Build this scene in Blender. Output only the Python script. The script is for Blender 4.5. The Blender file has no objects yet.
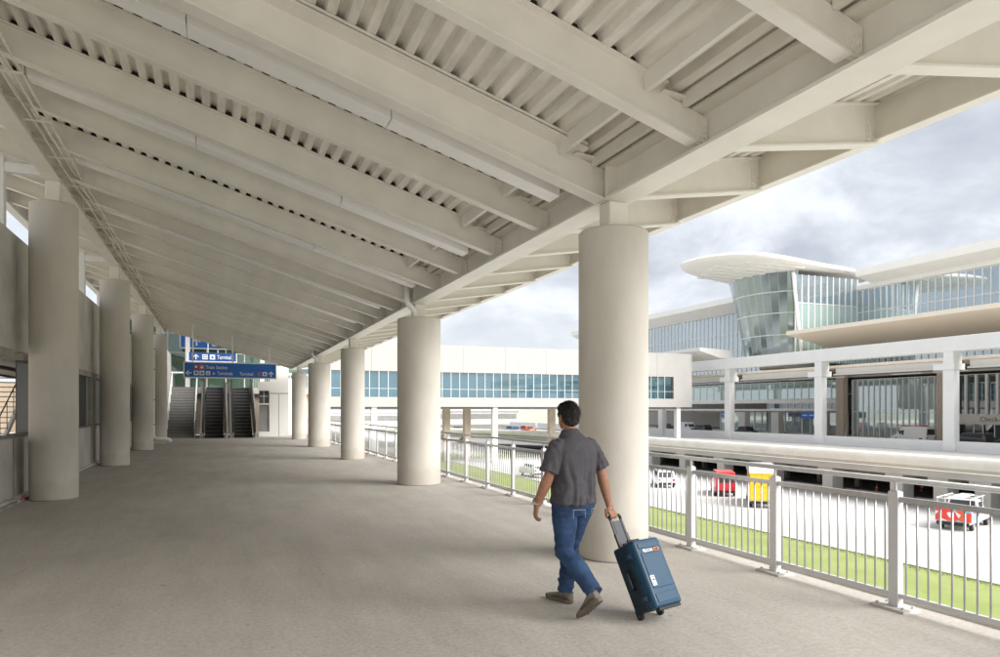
import bpy, bmesh, math, random
from mathutils import Vector, Matrix, noise
R = math.radians
rnd = random.Random(7)
scn = bpy.context.scene
COL = scn.collection
# ------------------------------------------------------------------ camera
HC = 1.68
cam_d = bpy.data.cameras.new("camera"); cam = bpy.data.objects.new("camera", cam_d); COL.objects.link(cam)
cam.location = (0, 0, HC); cam.rotation_euler = (R(90), 0, R(-21.95))
cam_d.sensor_width = 36; cam_d.lens = 25.2; cam_d.shift_y = 0.0805
cam_d.clip_start = 0.05; cam_d.clip_end = 6000
scn.camera = cam
# ------------------------------------------------------------------ world: soft broken overcast
SUN_EL, SUN_AZ = R(41), R(146)          # azimuth measured clockwise from +Y
w = bpy.data.worlds.new("World"); scn.world = w; w.use_nodes = True
nt = w.node_tree; nt.nodes.clear()
def wn(t, **k):
    n = nt.nodes.new(t)
    for a, b in k.items(): setattr(n, a, b)
    return n
out = wn("ShaderNodeOutputWorld"); bg = wn("ShaderNodeBackground"); bg.inputs[1].default_value = 0.068
sky = wn("ShaderNodeTexSky", sky_type='NISHITA'); sky.sun_disc = False
sky.sun_elevation = SUN_EL; sky.sun_rotation = SUN_AZ; sky.dust_density = 2.0
tc = wn("ShaderNodeTexCoord"); sep = wn("ShaderNodeSeparateXYZ")
nt.links.new(tc.outputs['Generated'], sep.inputs[0])
def m2(op, a, b=None):
    n = wn("ShaderNodeMath", operation=op)
    for i, v in enumerate((a, b)):
        if v is None: continue
        if isinstance(v, (int, float)): n.inputs[i].default_value = v
        else: nt.links.new(v, n.inputs[i])
    return n.outputs[0]
zz = m2('ADD', m2('MAXIMUM', sep.outputs[2], 0.0), 0.55)
cmb = wn("ShaderNodeCombineXYZ")
nt.links.new(m2('DIVIDE', sep.outputs[0], zz), cmb.inputs[0]); nt.links.new(m2('DIVIDE', sep.outputs[1], zz), cmb.inputs[1])
mp = wn("ShaderNodeMapping"); nt.links.new(cmb.outputs[0], mp.inputs[0])
mp.inputs['Rotation'].default_value = (0, 0, R(35)); mp.inputs['Scale'].default_value = (1.0, 1.0, 1); mp.inputs['Location'].default_value = (3.1, 1.4, 0)
n1 = wn("ShaderNodeTexNoise"); n1.inputs['Scale'].default_value = 4.2; n1.inputs['Detail'].default_value = 9; n1.inputs['Roughness'].default_value = .56; n1.inputs['Distortion'].default_value = .25
nt.links.new(mp.outputs[0], n1.inputs[0])
r1 = wn("ShaderNodeValToRGB"); nt.links.new(n1.outputs[0], r1.inputs[0])
cr = r1.color_ramp
cr.elements[0].position = .34; cr.elements[0].color = (4.0, 4.3, 4.85, 1)
cr.elements[1].position = .68; cr.elements[1].color = (7.9, 8.05, 8.3, 1)
e = cr.elements.new(.46); e.color = (5.2, 5.45, 5.9, 1)
e = cr.elements.new(.56); e.color = (6.6, 6.85, 7.3, 1)
# bright haze band of cloud towards the horizon
mixh = wn("ShaderNodeMix", data_type='RGBA'); mixh.clamp_factor = True
hf = m2('MULTIPLY', m2('SUBTRACT', 1.0, m2('MULTIPLY', m2('MAXIMUM', sep.outputs[2], 0.0), 5.0)), 0.75)
nt.links.new(m2('MAXIMUM', hf, 0.0), mixh.inputs[0]); nt.links.new(r1.outputs[0], mixh.inputs[6]); mixh.inputs[7].default_value = (7.9, 8.1, 8.4, 1)
mixs = wn("ShaderNodeMix", data_type='RGBA'); mixs.inputs[0].default_value = .9
nt.links.new(sky.outputs[0], mixs.inputs[6]); nt.links.new(mixh.outputs[2], mixs.inputs[7])
nt.links.new(mixs.outputs[2], bg.inputs[0]); nt.links.new(bg.outputs[0], out.inputs[0])
# ------------------------------------------------------------------ sun
sl = bpy.data.lights.new("sun", 'SUN'); sl.energy = 4.0; sl.angle = R(58); sl.color = (1, .975, .94)
so = bpy.data.objects.new("sun", sl); COL.objects.link(so)
sd = Vector((math.sin(SUN_AZ)*math.cos(SUN_EL), math.cos(SUN_AZ)*math.cos(SUN_EL), math.sin(SUN_EL)))
so.rotation_euler = sd.to_track_quat('Z', 'Y').to_euler(); so.location = (30, -40, 60)
scn.view_settings.view_transform = 'Standard'; scn.view_settings.look = 'None'
scn.view_settings.exposure = 1.14; scn.view_settings.gamma = 1
scn.cycles.max_bounces = 10; scn.cycles.diffuse_bounces = 7; scn.cycles.transparent_max_bounces = 24

# ------------------------------------------------------------------ materials
def mat(name, col, rough=.6, metal=0.0, var=0.0, scale=3.0, bump=0.0, bscale=40.0, col2=None, spec=.5, coat=0.0, stretch=None, detail=6):
    m = bpy.data.materials.new(name); m.use_nodes = True; t = m.node_tree; b = t.nodes['Principled BSDF']
    b.inputs['Roughness'].default_value = rough; b.inputs['Metallic'].default_value = metal
    b.inputs['Specular IOR Level'].default_value = spec; b.inputs['Coat Weight'].default_value = coat
    c = (*col, 1)
    b.inputs['Base Color'].default_value = c
    tcn = t.nodes.new("ShaderNodeTexCoord"); src = tcn.outputs['Object']
    if stretch:
        mpn = t.nodes.new("ShaderNodeMapping"); mpn.inputs['Scale'].default_value = stretch
        t.links.new(src, mpn.inputs[0]); src = mpn.outputs[0]
    if var or col2:
        n = t.nodes.new("ShaderNodeTexNoise"); n.inputs['Scale'].default_value = scale; n.inputs['Detail'].default_value = detail; n.inputs['Roughness'].default_value = .6
        t.links.new(src, n.inputs[0])
        rr = t.nodes.new("ShaderNodeValToRGB"); t.links.new(n.outputs[0], rr.inputs[0])
        a = [max(0, x*(1-var)) for x in col]; d = col2 if col2 else [min(1, x*(1+var)) for x in col]
        rr.color_ramp.elements[0].position = .32; rr.color_ramp.elements[0].color = (*a, 1)
        rr.color_ramp.elements[1].position = .68; rr.color_ramp.elements[1].color = (*d, 1)
        t.links.new(rr.outputs[0], b.inputs['Base Color'])
    if bump:
        n = t.nodes.new("ShaderNodeTexNoise"); n.inputs['Scale'].default_value = bscale; n.inputs['Detail'].default_value = 5
        t.links.new(tcn.outputs['Object'], n.inputs[0])
        bp = t.nodes.new("ShaderNodeBump"); bp.inputs['Strength'].default_value = bump; bp.inputs['Distance'].default_value = .01
        t.links.new(n.outputs[0], bp.inputs['Height']); t.links.new(bp.outputs[0], b.inputs['Normal'])
    return m
def glass(name, tint, refl=.35, trans=.6, col=(.1, .2, .22)):
    m = bpy.data.materials.new(name); m.use_nodes = True; t = m.node_tree; t.nodes.clear()
    o = t.nodes.new("ShaderNodeOutputMaterial"); tr = t.nodes.new("ShaderNodeBsdfTransparent"); tr.inputs[0].default_value = (*tint, 1)
    gl = t.nodes.new("ShaderNodeBsdfGlossy"); gl.inputs[0].default_value = (.85, .93, .97, 1); gl.inputs[1].default_value = .10 if 'drum' in name else .03
    df = t.nodes.new("ShaderNodeBsdfDiffuse"); df.inputs[0].default_value = (*col, 1)
    a = t.nodes.new("ShaderNodeMixShader"); a.inputs[0].default_value = 1-trans; t.links.new(tr.outputs[0], a.inputs[1]); t.links.new(df.outputs[0], a.inputs[2])
    lw = t.nodes.new("ShaderNodeFresnel"); lw.inputs[0].default_value = 1.6
    ad = t.nodes.new("ShaderNodeMath"); ad.operation = 'ADD'; ad.inputs[1].default_value = refl; ad.use_clamp = True; t.links.new(lw.outputs[0], ad.inputs[0])
    b = t.nodes.new("ShaderNodeMixShader"); t.links.new(ad.outputs[0], b.inputs[0]); t.links.new(a.outputs[0], b.inputs[1]); t.links.new(gl.outputs[0], b.inputs[2])
    t.links.new(b.outputs[0], o.inputs[0]); return m
M = {}
M['steel'] = mat('cream_painted_steel', (.79, .765, .70), .5, var=.06, scale=1.6, bump=.04, bscale=25)
M['deck'] = mat('cream_metal_deck', (.78, .755, .69), .45, var=.16, scale=2.2, bump=.05, bscale=14, stretch=(3, .5, 1))
M['fixture'] = mat('off_white_fixture', (.93, .925, .90), .45, var=.02)
M['fixend'] = mat('fixture_gap', (.2, .19, .17), .6)
M['column'] = mat('smooth_cast_concrete', (.60, .565, .505), .8, var=.09, scale=1.3, bump=.12, bscale=60, stretch=(1, 1, .45))
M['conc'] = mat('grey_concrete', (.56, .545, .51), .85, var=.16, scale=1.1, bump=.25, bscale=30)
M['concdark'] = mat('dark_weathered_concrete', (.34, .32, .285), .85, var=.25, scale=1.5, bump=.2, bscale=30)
M['concpale'] = mat('pale_concrete', (.52, .505, .475), .8, var=.07, scale=.35, bump=.1, bscale=8)
M['darkpane'] = mat('dark_grey_panel', (.075, .08, .082), .38, var=.25, scale=.8)
M['bridge'] = mat('beige_bridge_panel', (.375, .362, .345), .6, var=.04, scale=.5)
M['flute_shade'] = mat('dark_flute_shade', (.03, .027, .022), .9)  # near-black colour standing in for the shade inside open deck flutes
M['nosing'] = mat('grey_step_nosing', (.13, .13, .13), .5)
M['roofwhite'] = mat('white_roof_metal', (.84, .83, .81), .5, var=.03, scale=.3)
M['white'] = mat('white_paint', (.79, .79, .78), .5, var=.03, scale=.4)
M['offwhite'] = mat('off_white_panel', (.66, .64, .61), .55, var=.03, scale=.3)
M['creamp'] = mat('cream_soffit', (.84, .76, .65), .6, var=.03, scale=.2)
M['greysteel'] = mat('grey_galvanised', (.52, .52, .52), .38, metal=.55, var=.08, scale=12)
M['railwhite'] = mat('silver_grey_paint', (.64, .64, .65), .4, metal=.15, var=.04, scale=8)
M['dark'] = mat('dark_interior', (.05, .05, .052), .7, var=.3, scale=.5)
M['midgrey'] = mat('mid_grey', (.22, .22, .21), .7, var=.15, scale=1)
M['tan'] = mat('tan_stone', (.54, .45, .37), .75, var=.08, scale=1)
M['brown'] = mat('brown_soffit', (.30, .24, .19), .7, var=.2, scale=.6)
M['road'] = mat('pale_road_concrete', (.50, .49, .47), .85, var=.10, scale=.12, bump=.1, bscale=4)
M['asph'] = mat('grey_asphalt', (.26, .25, .24), .9, var=.12, scale=.2)
M['ground'] = mat('pale_ground', (.36, .37, .30), .9, var=.2, scale=.03)
M['lawn'] = mat('mown_grass', (.19, .24, .06), .9, col2=(.26, .30, .10), scale=.5, bump=.5, bscale=20, detail=12)
M['leaf'] = mat('leaf', (.06, .10, .025), .7, col2=(.12, .16, .04), scale=2)
M['bark'] = mat('bark', (.16, .12, .09), .9, var=.3, scale=5)
M['signblue'] = mat('sign_blue', (.015, .15, .55), .4, var=.03)
M['signblue2'] = mat('sign_bright_blue', (.012, .16, .68), .4, var=.03)
M['signwhite'] = mat('sign_white', (.85, .85, .85), .5)
M['red'] = mat('red_print', (.55, .05, .03), .5); M['orange'] = mat('orange_print', (.75, .22, .03), .5)
M['black'] = mat('black_rubber', (.018, .018, .018), .6, var=.2, scale=20)
M['escal'] = mat('black_escalator_step', (.022, .022, .023), .45, metal=.3)
M['stairg'] = mat('grey_stair', (.20, .195, .185), .7, var=.1, scale=4)
M['stairg2'] = mat('dark_stair_nosing', (.10, .10, .095), .7)
M['alu'] = mat('brushed_steel', (.50, .49, .47), .3, metal=.8, var=.06, scale=10)
M['glass_bridge'] = glass('teal_tinted_glass', (.56, .74, .80), .16, .84, (.10, .24, .28))
M['glass_term'] = glass('blue_grey_tinted_glass', (.52, .64, .70), .38, .5, (.26, .36, .42))
M['glass_green'] = glass('green_tinted_glass', (.60, .76, .70), .26, .35, (.52, .70, .64))
M['glass_hall'] = glass('green_hall_glass', (.50, .70, .60), .06, .6, (.14, .24, .17))
M['glass_drum'] = glass('grey_green_drum_glass', (.40, .50, .53), .22, .5, (.16, .23, .26))
M['glass_low'] = glass('pale_lower_glass', (.55, .66, .68), .28, .30, (.42, .54, .56))
M['glass_dark'] = glass('dark_glass', (.15, .2, .22), .12, .4, (.035, .05, .06))
M['skin'] = mat('skin', (.34, .165, .105), .55, var=.20, scale=26, bump=.08, bscale=60)
M['hair'] = mat('dark_hair', (.010, .007, .006), .55, var=.4, scale=40, bump=.8, bscale=90)
M['shirt'] = mat('charcoal_shirt', (.072, .068, .080), .85, var=.16, scale=22, bump=.35, bscale=160)
M['jeans'] = mat('blue_denim', (.006, .022, .07), .85, col2=(.032, .078, .175), scale=4.5, bump=.3, bscale=150, detail=10)
M['stitch'] = mat('denim_stitch', (.30, .33, .33), .8)
M['shoe'] = mat('taupe_suede', (.17, .155, .14), .9, var=.15, scale=20, bump=.2, bscale=80)
M['shoedark'] = mat('shoe_dark_trim', (.07, .055, .045), .8, var=.15, scale=20)
M['sole'] = mat('shoe_sole', (.16, .12, .09), .8, var=.2, scale=30)
M['case'] = mat('navy_blue_polymer', (.008, .058, .120), .42, var=.08, scale=6, bump=.15, bscale=120, spec=.5)
M['casedark'] = mat('dark_teal_polymer', (.004, .018, .030), .45, var=.1, scale=8, bump=.15, bscale=120)
M['handle'] = mat('dark_grey_handle', (.06, .062, .068), .4, metal=.3)
M['tyre'] = mat('tyre', (.02, .02, .02), .8); M['hub'] = mat('hub', (.45, .45, .45), .35, metal=.7)
M['peach'] = mat('peach_plaster', (.66, .52, .38), .7, var=.04, scale=.8)
def paint(name, c): return mat(name, c, .3, coat=.6, var=.02)
M['p_white'] = paint('white_vehicle', (.78, .78, .78)); M['p_dark'] = paint('dark_vehicle', (.03, .033, .042)); M['p_red'] = paint('red_vehicle', (.60, .02, .03))
M['p_yellow'] = paint('yellow_vehicle', (.85, .50, .01)); M['p_orange'] = paint('orange_vehicle', (.72, .12, .02)); M['p_blue'] = paint('blue_vehicle', (.06, .12, .30))
M['lampred'] = mat('tail_lamp', (.5, .02, .02), .3)
def column_mat():
    m = M['column']; t = m.node_tree; L = t.links.new; b = t.nodes['Principled BSDF']
    old = b.inputs['Base Color'].links[0].from_socket
    tcn = t.nodes.new("ShaderNodeTexCoord"); sp_ = t.nodes.new("ShaderNodeSeparateXYZ"); L(tcn.outputs['Object'], sp_.inputs[0])
    n = t.nodes.new("ShaderNodeTexNoise"); n.inputs['Scale'].default_value = 5; n.inputs['Detail'].default_value = 7; L(tcn.outputs['Object'], n.inputs[0])
    ad = t.nodes.new("ShaderNodeMath"); ad.operation = 'MULTIPLY_ADD'; ad.inputs[1].default_value = -.5; L(n.outputs[0], ad.inputs[0]); L(sp_.outputs[2], ad.inputs[2])
    r = t.nodes.new("ShaderNodeValToRGB"); L(ad.outputs[0], r.inputs[0])
    r.color_ramp.elements[0].position = -.0; r.color_ramp.elements[0].color = (.92, .91, .895, 1); r.color_ramp.elements[1].position = .16; r.color_ramp.elements[1].color = (1, 1, 1, 1)
    x = t.nodes.new("ShaderNodeMix"); x.data_type = 'RGBA'; x.blend_type = 'MULTIPLY'; x.inputs[0].default_value = 1; L(old, x.inputs[6]); L(r.outputs[0], x.inputs[7])
    # scattered scuffs and pinholes
    n2 = t.nodes.new("ShaderNodeTexNoise"); n2.inputs['Scale'].default_value = 22; n2.inputs['Detail'].default_value = 6; n2.inputs['Roughness'].default_value = .8; L(tcn.outputs['Object'], n2.inputs[0])
    r2 = t.nodes.new("ShaderNodeValToRGB"); L(n2.outputs[0], r2.inputs[0]); r2.color_ramp.elements[0].position = .29; r2.color_ramp.elements[0].color = (.62, .6, .57, 1); r2.color_ramp.elements[1].position = .35; r2.color_ramp.elements[1].color = (1, 1, 1, 1)
    y = t.nodes.new("ShaderNodeMix"); y.data_type = 'RGBA'; y.blend_type = 'MULTIPLY'; y.inputs[0].default_value = .8; L(x.outputs[2], y.inputs[6]); L(r2.outputs[0], y.inputs[7])
    L(y.outputs[2], b.inputs['Base Color'])
column_mat()
# floor material: broom-finished concrete with stains
def floor_mat():
    m = bpy.data.materials.new('broomed_walkway_concrete'); m.use_nodes = True; t = m.node_tree; b = t.nodes['Principled BSDF']; b.inputs['Roughness'].default_value = .82
    tcn = t.nodes.new("ShaderNodeTexCoord"); L = t.links.new
    def nz(scale, det, rough=.6, st=None, dist=0):
        n = t.nodes.new("ShaderNodeTexNoise"); n.inputs['Scale'].default_value = scale; n.inputs['Detail'].default_value = det; n.inputs['Roughness'].default_value = rough; n.inputs['Distortion'].default_value = dist
        if st:
            q = t.nodes.new("ShaderNodeMapping"); q.inputs['Scale'].default_value = st; L(tcn.outputs['Object'], q.inputs[0]); L(q.outputs[0], n.inputs[0])
        else: L(tcn.outputs['Object'], n.inputs[0])
        return n.outputs[0]
    def ramp(f, p0, c0, p1, c1):
        r = t.nodes.new("ShaderNodeValToRGB"); L(f, r.inputs[0]); r.color_ramp.elements[0].position = p0; r.color_ramp.elements[1].position = p1
        r.color_ramp.elements[0].color = (*c0, 1); r.color_ramp.elements[1].color = (*c1, 1); return r.outputs[0]
    base = ramp(nz(.5, 10, .7, None, .3), .28, (.40, .372, .338), .74, (.49, .464, .43))
    def mixc(a, bb, f, mode='MULTIPLY'):
        x = t.nodes.new("ShaderNodeMix"); x.data_type = 'RGBA'; x.blend_type = mode; L(a, x.inputs[6]); L(bb, x.inputs[7])
        if isinstance(f, float): x.inputs[0].default_value = f
        else: L(f, x.inputs[0])
        return x.outputs[2]
    streak = ramp(nz(1.6, 7, .7, (1.6, .28, 1)), .34, (.86, .85, .83), .68, (1.09, 1.09, 1.08))
    c = mixc(base, streak, .8)
    grain = ramp(nz(26, 8, .85), .34, (.68, .67, .66), .66, (1.22, 1.22, 1.21)); c = mixc(c, grain, .85)
    pits = ramp(nz(17, 6, .8, (1, .6, 1)), .30, (.42, .39, .35), .36, (1, 1, 1)); c = mixc(c, pits, .85)
    blot = ramp(nz(2.3, 6, .7, None, 1.2), .27, (.80, .77, .74), .38, (1, 1, 1)); c = mixc(c, blot, .6)
    spots = ramp(nz(7.5, 2, .4), .22, (.55, .52, .48), .25, (1, 1, 1)); c = mixc(c, spots, .7)
    L(c, b.inputs['Base Color'])
    bp = t.nodes.new("ShaderNodeBump"); bp.inputs['Strength'].default_value = .35; bp.inputs['Distance'].default_value = .01
    L(nz(38, 6, .7, (1, .5, 1)), bp.inputs['Height']); L(bp.outputs[0], b.inputs['Normal'])
    return m
M['floor'] = floor_mat()

# ------------------------------------------------------------------ mesh helpers
class MB:
    def __init__(s): s.v = []; s.f = []; s.m = []
    def add(s, vs, fs, mi=0):
        o = len(s.v); s.v += [tuple(p) for p in vs]; s.f += [tuple(i+o for i in f) for f in fs]; s.m += [mi]*len(fs); return s
    def box(s, x0, x1, y0, y1, z0, z1, mi=0, mx=None):
        p = [Vector(q) for q in ((x0,y0,z0),(x1,y0,z0),(x1,y1,z0),(x0,y1,z0),(x0,y0,z1),(x1,y0,z1),(x1,y1,z1),(x0,y1,z1))]
        if mx: p = [mx @ q for q in p]
        return s.add(p, ((0,3,2,1),(4,5,6,7),(0,1,5,4),(1,2,6,5),(2,3,7,6),(3,0,4,7)), mi)
    def prism(s, poly, a, b, axis='Y', mi=0, mx=None):
        n = len(poly); v = []
        for t in (a, b):
            for (u, w_) in poly:
                v.append({'Y': (u, t, w_), 'X': (t, u, w_), 'Z': (u, w_, t)}[axis])
        if mx: v = [mx @ Vector(q) for q in v]
        return s.add(v, [tuple(range(n))[::-1], tuple(range(n, 2*n))] + [(i, (i+1) % n, n+(i+1) % n, n+i) for i in range(n)], mi)
    def cyl(s, c, r, h, n=24, mi=0, r2=None, axis='Z', mx=None):
        r2 = r if r2 is None else r2; v = []
        for t, rr in ((0, r), (h, r2)):
            for i in range(n):
                a = 2*math.pi*i/n; u, w_ = rr*math.cos(a), rr*math.sin(a)
                q = {'Z': (u, w_, t), 'X': (t, u, w_), 'Y': (w_, t, u)}[axis]
                v.append(Vector(c)+Vector(q))
        if mx: v = [mx @ q for q in v]
        return s.add(v, [tuple(range(n))[::-1], tuple(range(n, 2*n))] + [(i, (i+1) % n, n+(i+1) % n, n+i) for i in range(n)], mi)
    def rings(s, rs, mi=0, closed=False):
        n = len(rs[0]); v = [p for r in rs for p in r]; f = []
        for k in range(len(rs)-1):
            for i in range(n):
                f.append((k*n+i, k*n+(i+1) % n, (k+1)*n+(i+1) % n, (k+1)*n+i))
        f += [tuple(range(n))[::-1], tuple(range((len(rs)-1)*n, len(rs)*n))]
        return s.add(v, f, mi)
    def tube(s, pts, r, n=8, mi=0, flat=1.0):
        pts = [Vector(p) for p in pts]; rs = r if isinstance(r, (list, tuple)) else [r]*len(pts)
        up = None; out_ = []
        for i, p in enumerate(pts):
            d = ((pts[min(i+1, len(pts)-1)]-pts[max(i-1, 0)])).normalized()
            if up is None: up = Vector((0, 0, 1)) if abs(d.z) < .9 else Vector((1, 0, 0))
            a = (up - d*up.dot(d)).normalized(); b = d.cross(a); up = a
            out_.append([p + (a*math.cos(2*math.pi*k/n) + b*flat*math.sin(2*math.pi*k/n))*rs[i] for k in range(n)])
        return s.rings(out_, mi)
    def ell(s, c, rx, ry, rz, n=16, m_=10, mi=0, mx=None):
        rs = []
        for j in range(m_+1):
            t = math.pi*(j/m_); t = min(max(t, .06), math.pi-.06)
            rs.append([Vector((rx*math.sin(t)*math.cos(2*math.pi*k/n), ry*math.sin(t)*math.sin(2*math.pi*k/n), -rz*math.cos(t))) for k in range(n)])
        rs = [[(mx @ p if mx else p)+Vector(c) for p in r] for r in rs]
        return s.rings(rs, mi)
    def mesh(s, name, mats, smooth=False):
        me = bpy.data.meshes.new(name); me.from_pydata(s.v, [], s.f)
        mats = mats if isinstance(mats, (list, tuple)) else [mats]
        for m in mats: me.materials.append(m)
        for p, mi in zip(me.polygons, s.m): p.material_index = mi
        me.update(); bm = bmesh.new(); bm.from_mesh(me); bmesh.ops.recalc_face_normals(bm, faces=bm.faces); bm.to_mesh(me); bm.free()
        if smooth: me.shade_smooth()
        return me
    def build(s, name, mats, parent=None, loc=(0,0,0), rotz=0, smooth=False, bevel=0, seg=2, autosmooth=None):
        me = s.mesh(name, mats, smooth or autosmooth is not None)
        if autosmooth is not None: me.set_sharp_from_angle(angle=R(autosmooth))
        o = link(me, name, parent, loc, rotz)
        if bevel:
            b = o.modifiers.new('bevel', 'BEVEL'); b.width = bevel; b.segments = seg; b.limit_method = 'ANGLE'; b.angle_limit = R(40)
        return o
def link(me, name, parent=None, loc=(0,0,0), rotz=0):
    o = bpy.data.objects.new(name, me); COL.objects.link(o); o.location = loc; o.rotation_euler = (0, 0, rotz)
    if parent: o.parent = parent
    return o
def tag(o, label=None, cat=None, group=None, kind=None):
    if label: o['label'] = label
    if cat: o['category'] = cat
    if group: o['group'] = group
    if kind: o['kind'] = kind
    return o
def thing(name, label, cat, loc=(0,0,0), rotz=0, group=None):
    o = bpy.data.objects.new(name, None); COL.objects.link(o); o.empty_display_size = .2; o.location = loc; o.rotation_euler = (0, 0, rotz)
    return tag(o, label, cat, group)
def copy_tree(o, kids, parent=None):
    c = o.copy(); COL.objects.link(c); c.parent = parent
    for ch in kids.get(o, []): copy_tree(ch, kids, c)
    return c
def kids_of(root):
    k = {}
    for o in COL.objects:
        if o.parent: k.setdefault(o.parent, []).append(o)
    return k
def struct(o): o['kind'] = 'structure'; return o
def remesh(mb, name, mats, parent, voxel=.008, smooth_it=6, disp=None, loc=(0,0,0)):
    o = mb.build('tmp', mats, None)
    m = o.modifiers.new('r', 'REMESH'); m.mode = 'VOXEL'; m.voxel_size = voxel; m.use_smooth_shade = True
    s = o.modifiers.new('s', 'SMOOTH'); s.factor = .5; s.iterations = smooth_it
    dg = bpy.context.evaluated_depsgraph_get(); me = bpy.data.meshes.new_from_object(o.evaluated_get(dg)); me.name = name
    bpy.data.objects.remove(o)
    if disp:
        nrm = [v.normal.copy() for v in me.vertices]
        for v, nn in zip(me.vertices, nrm): v.co = v.co + disp(v.co, nn)
    me.materials.clear()
    for m_ in (mats if isinstance(mats, (list, tuple)) else [mats]): me.materials.append(m_)
    me.shade_smooth()
    return link(me, name, parent, loc)
FONT_CACHE = {}
def text(s, size, mt, parent, loc, rot=(R(90), 0, 0), depth=.004, name='lettering', align='LEFT', bold=0.0, sx=1.0):
    cu = bpy.data.curves.new('t', 'FONT'); cu.body = s; cu.size = size; cu.extrude = depth; cu.align_x = align; cu.offset = bold
    o = bpy.data.objects.new('t', cu); COL.objects.link(o)
    dg = bpy.context.evaluated_depsgraph_get(); me = bpy.data.meshes.new_from_object(o.evaluated_get(dg)); bpy.data.objects.remove(o)
    me.materials.clear(); me.materials.append(mt)
    q = link(me, name, parent, loc); q.rotation_euler = rot; q.scale = (sx, 1, 1); return q

# ------------------------------------------------------------------ constants of the walkway
BAY = 8.35; Y0 = 6.95; SP = BAY/5; XR, XL = 4.20, -2.85; S = .30
JY = [Y0 + SP*j for j in range(-5, 23)]
YEND = JY[-1]
def zdeck(X): return 4.90 + S*(2.74-X)

# ------------------------------------------------------------------ ground level
GZ = -6.5
b = MB(); N = 2500; b.add([(-N,-N,GZ),(N,-N,GZ),(N,N,GZ),(-N,N,GZ)], [(0,1,2,3)]); struct(b.build('ground', M['ground']))
b = MB(); b.box(33.5, 57, -20, 300, GZ, GZ+.05); struct(b.build('service_road', M['road']))
for i in range(1, 4): b = MB(); b.box(33.5+i*5.9, 33.52+i*5.9, -20, 300, GZ+.0501, GZ+.0545); struct(b.build('pavement_joint', M['asph']))
b = MB()
for i in range(40): b.box(33.52, 56.9, -10+i*6.1, -9.97+i*6.1, GZ+.0501, GZ+.0535)
o = b.build('pavement_joints_across', M['asph']); struct(o)
b = MB(); b.box(57.01, 79, -20, 300, GZ, GZ+.054); struct(b.build('under_deck_floor', M['asph']))
b = MB(); b.box(5.7, 22.98, -20, 112, GZ, GZ+.10); struct(b.build('apron_paving', M['road']))
b = MB(); b.box(33.2, 33.5, -20, 300, GZ, GZ+.15); struct(b.build('road_kerb', M['concpale']))
# lawn: a gently uneven sheet
b = MB(); nx, ny = 26, 120; vs = []; fs = []
for j in range(ny+1):
    for i in range(nx+1):
        x = 23 + 10.2*i/nx; y = -5 + 115*j/ny
        vs.append((x, y, GZ+.09+.05*noise.noise(Vector((x*.3, y*.3, 0)))))
for j in range(ny):
    for i in range(nx): a = j*(nx+1)+i; fs.append((a, a+1, a+nx+2, a+nx+1))
b.add(vs, fs); g = b.build('lawn', M['lawn'], smooth=True); struct(g)
# grass tufts on the visible stretch of lawn
b = MB()
for _ in range(9000):
    x = 33.35-abs(rnd.gauss(0, .35)); y = rnd.uniform(8, 60)
    a = rnd.uniform(0, 6.28); h = rnd.uniform(.03, .09); s_ = rnd.uniform(.012, .03)
    z = GZ+.09+.05*noise.noise(Vector((x*.3, y*.3, 0)))
    dx, dy = math.cos(a)*s_, math.sin(a)*s_
    b.add([(x-dx, y-dy, z-.01), (x+dx, y+dy, z-.01), (x+dy*.6, y-dx*.6, z+h)], [(0,1,2)])
o = b.build('grass', M['lawn']); tag(o, 'bright green mown grass tufts on the lawn below the walkway railing', 'grass', kind='stuff')

# ------------------------------------------------------------------ the walkway floor
b = MB(); b.box(-3.75, 5.52, -6, 49.2, -.45, 0); fl = struct(b.build('walkway_floor', M['floor']))
b = MB(); b.box(-14, 5.52, -45, -6.01, -.45, -.002); struct(b.build('bounce_plaza', M['concpale']))  # unseen pale plaza added behind the camera to bounce light under the shortened canopy
b = MB(); b.box(5.52, 5.60, -6, 49.2, -.60, .03); struct(b.build('edge_kerb', M['concpale'], fl))
for j in range(-1, 6): b = MB(); b.box(4.0, 4.9, Y0+BAY*j-.4, Y0+BAY*j+.4, GZ, -.45); struct(b.build('substructure_pier', M['concpale'], fl))
# hairline crack / saw joints cut in the slab: thin dark strips recessed look
b = MB()
pts = [(0.5, 6.15), (0.9, 5.6), (1.25, 5.1), (1.62, 4.6), (1.95, 4.2), (2.3, 3.7)]
for (x0, y0_), (x1, y1_) in zip(pts[:-1], pts[1:]):
    d = Vector((x1-x0, y1_-y0_, 0)).normalized(); n_ = Vector((-d.y, d.x, 0))*.0013
    b.add([Vector((x0,y0_,.003))+n_, Vector((x0,y0_,.003))-n_, Vector((x1,y1_,.003))-n_, Vector((x1,y1_,.003))+n_], [(0,1,2,3)])
struct(b.build('hairline_crack', mat('crack', (.27, .25, .23), .9), fl))

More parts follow.
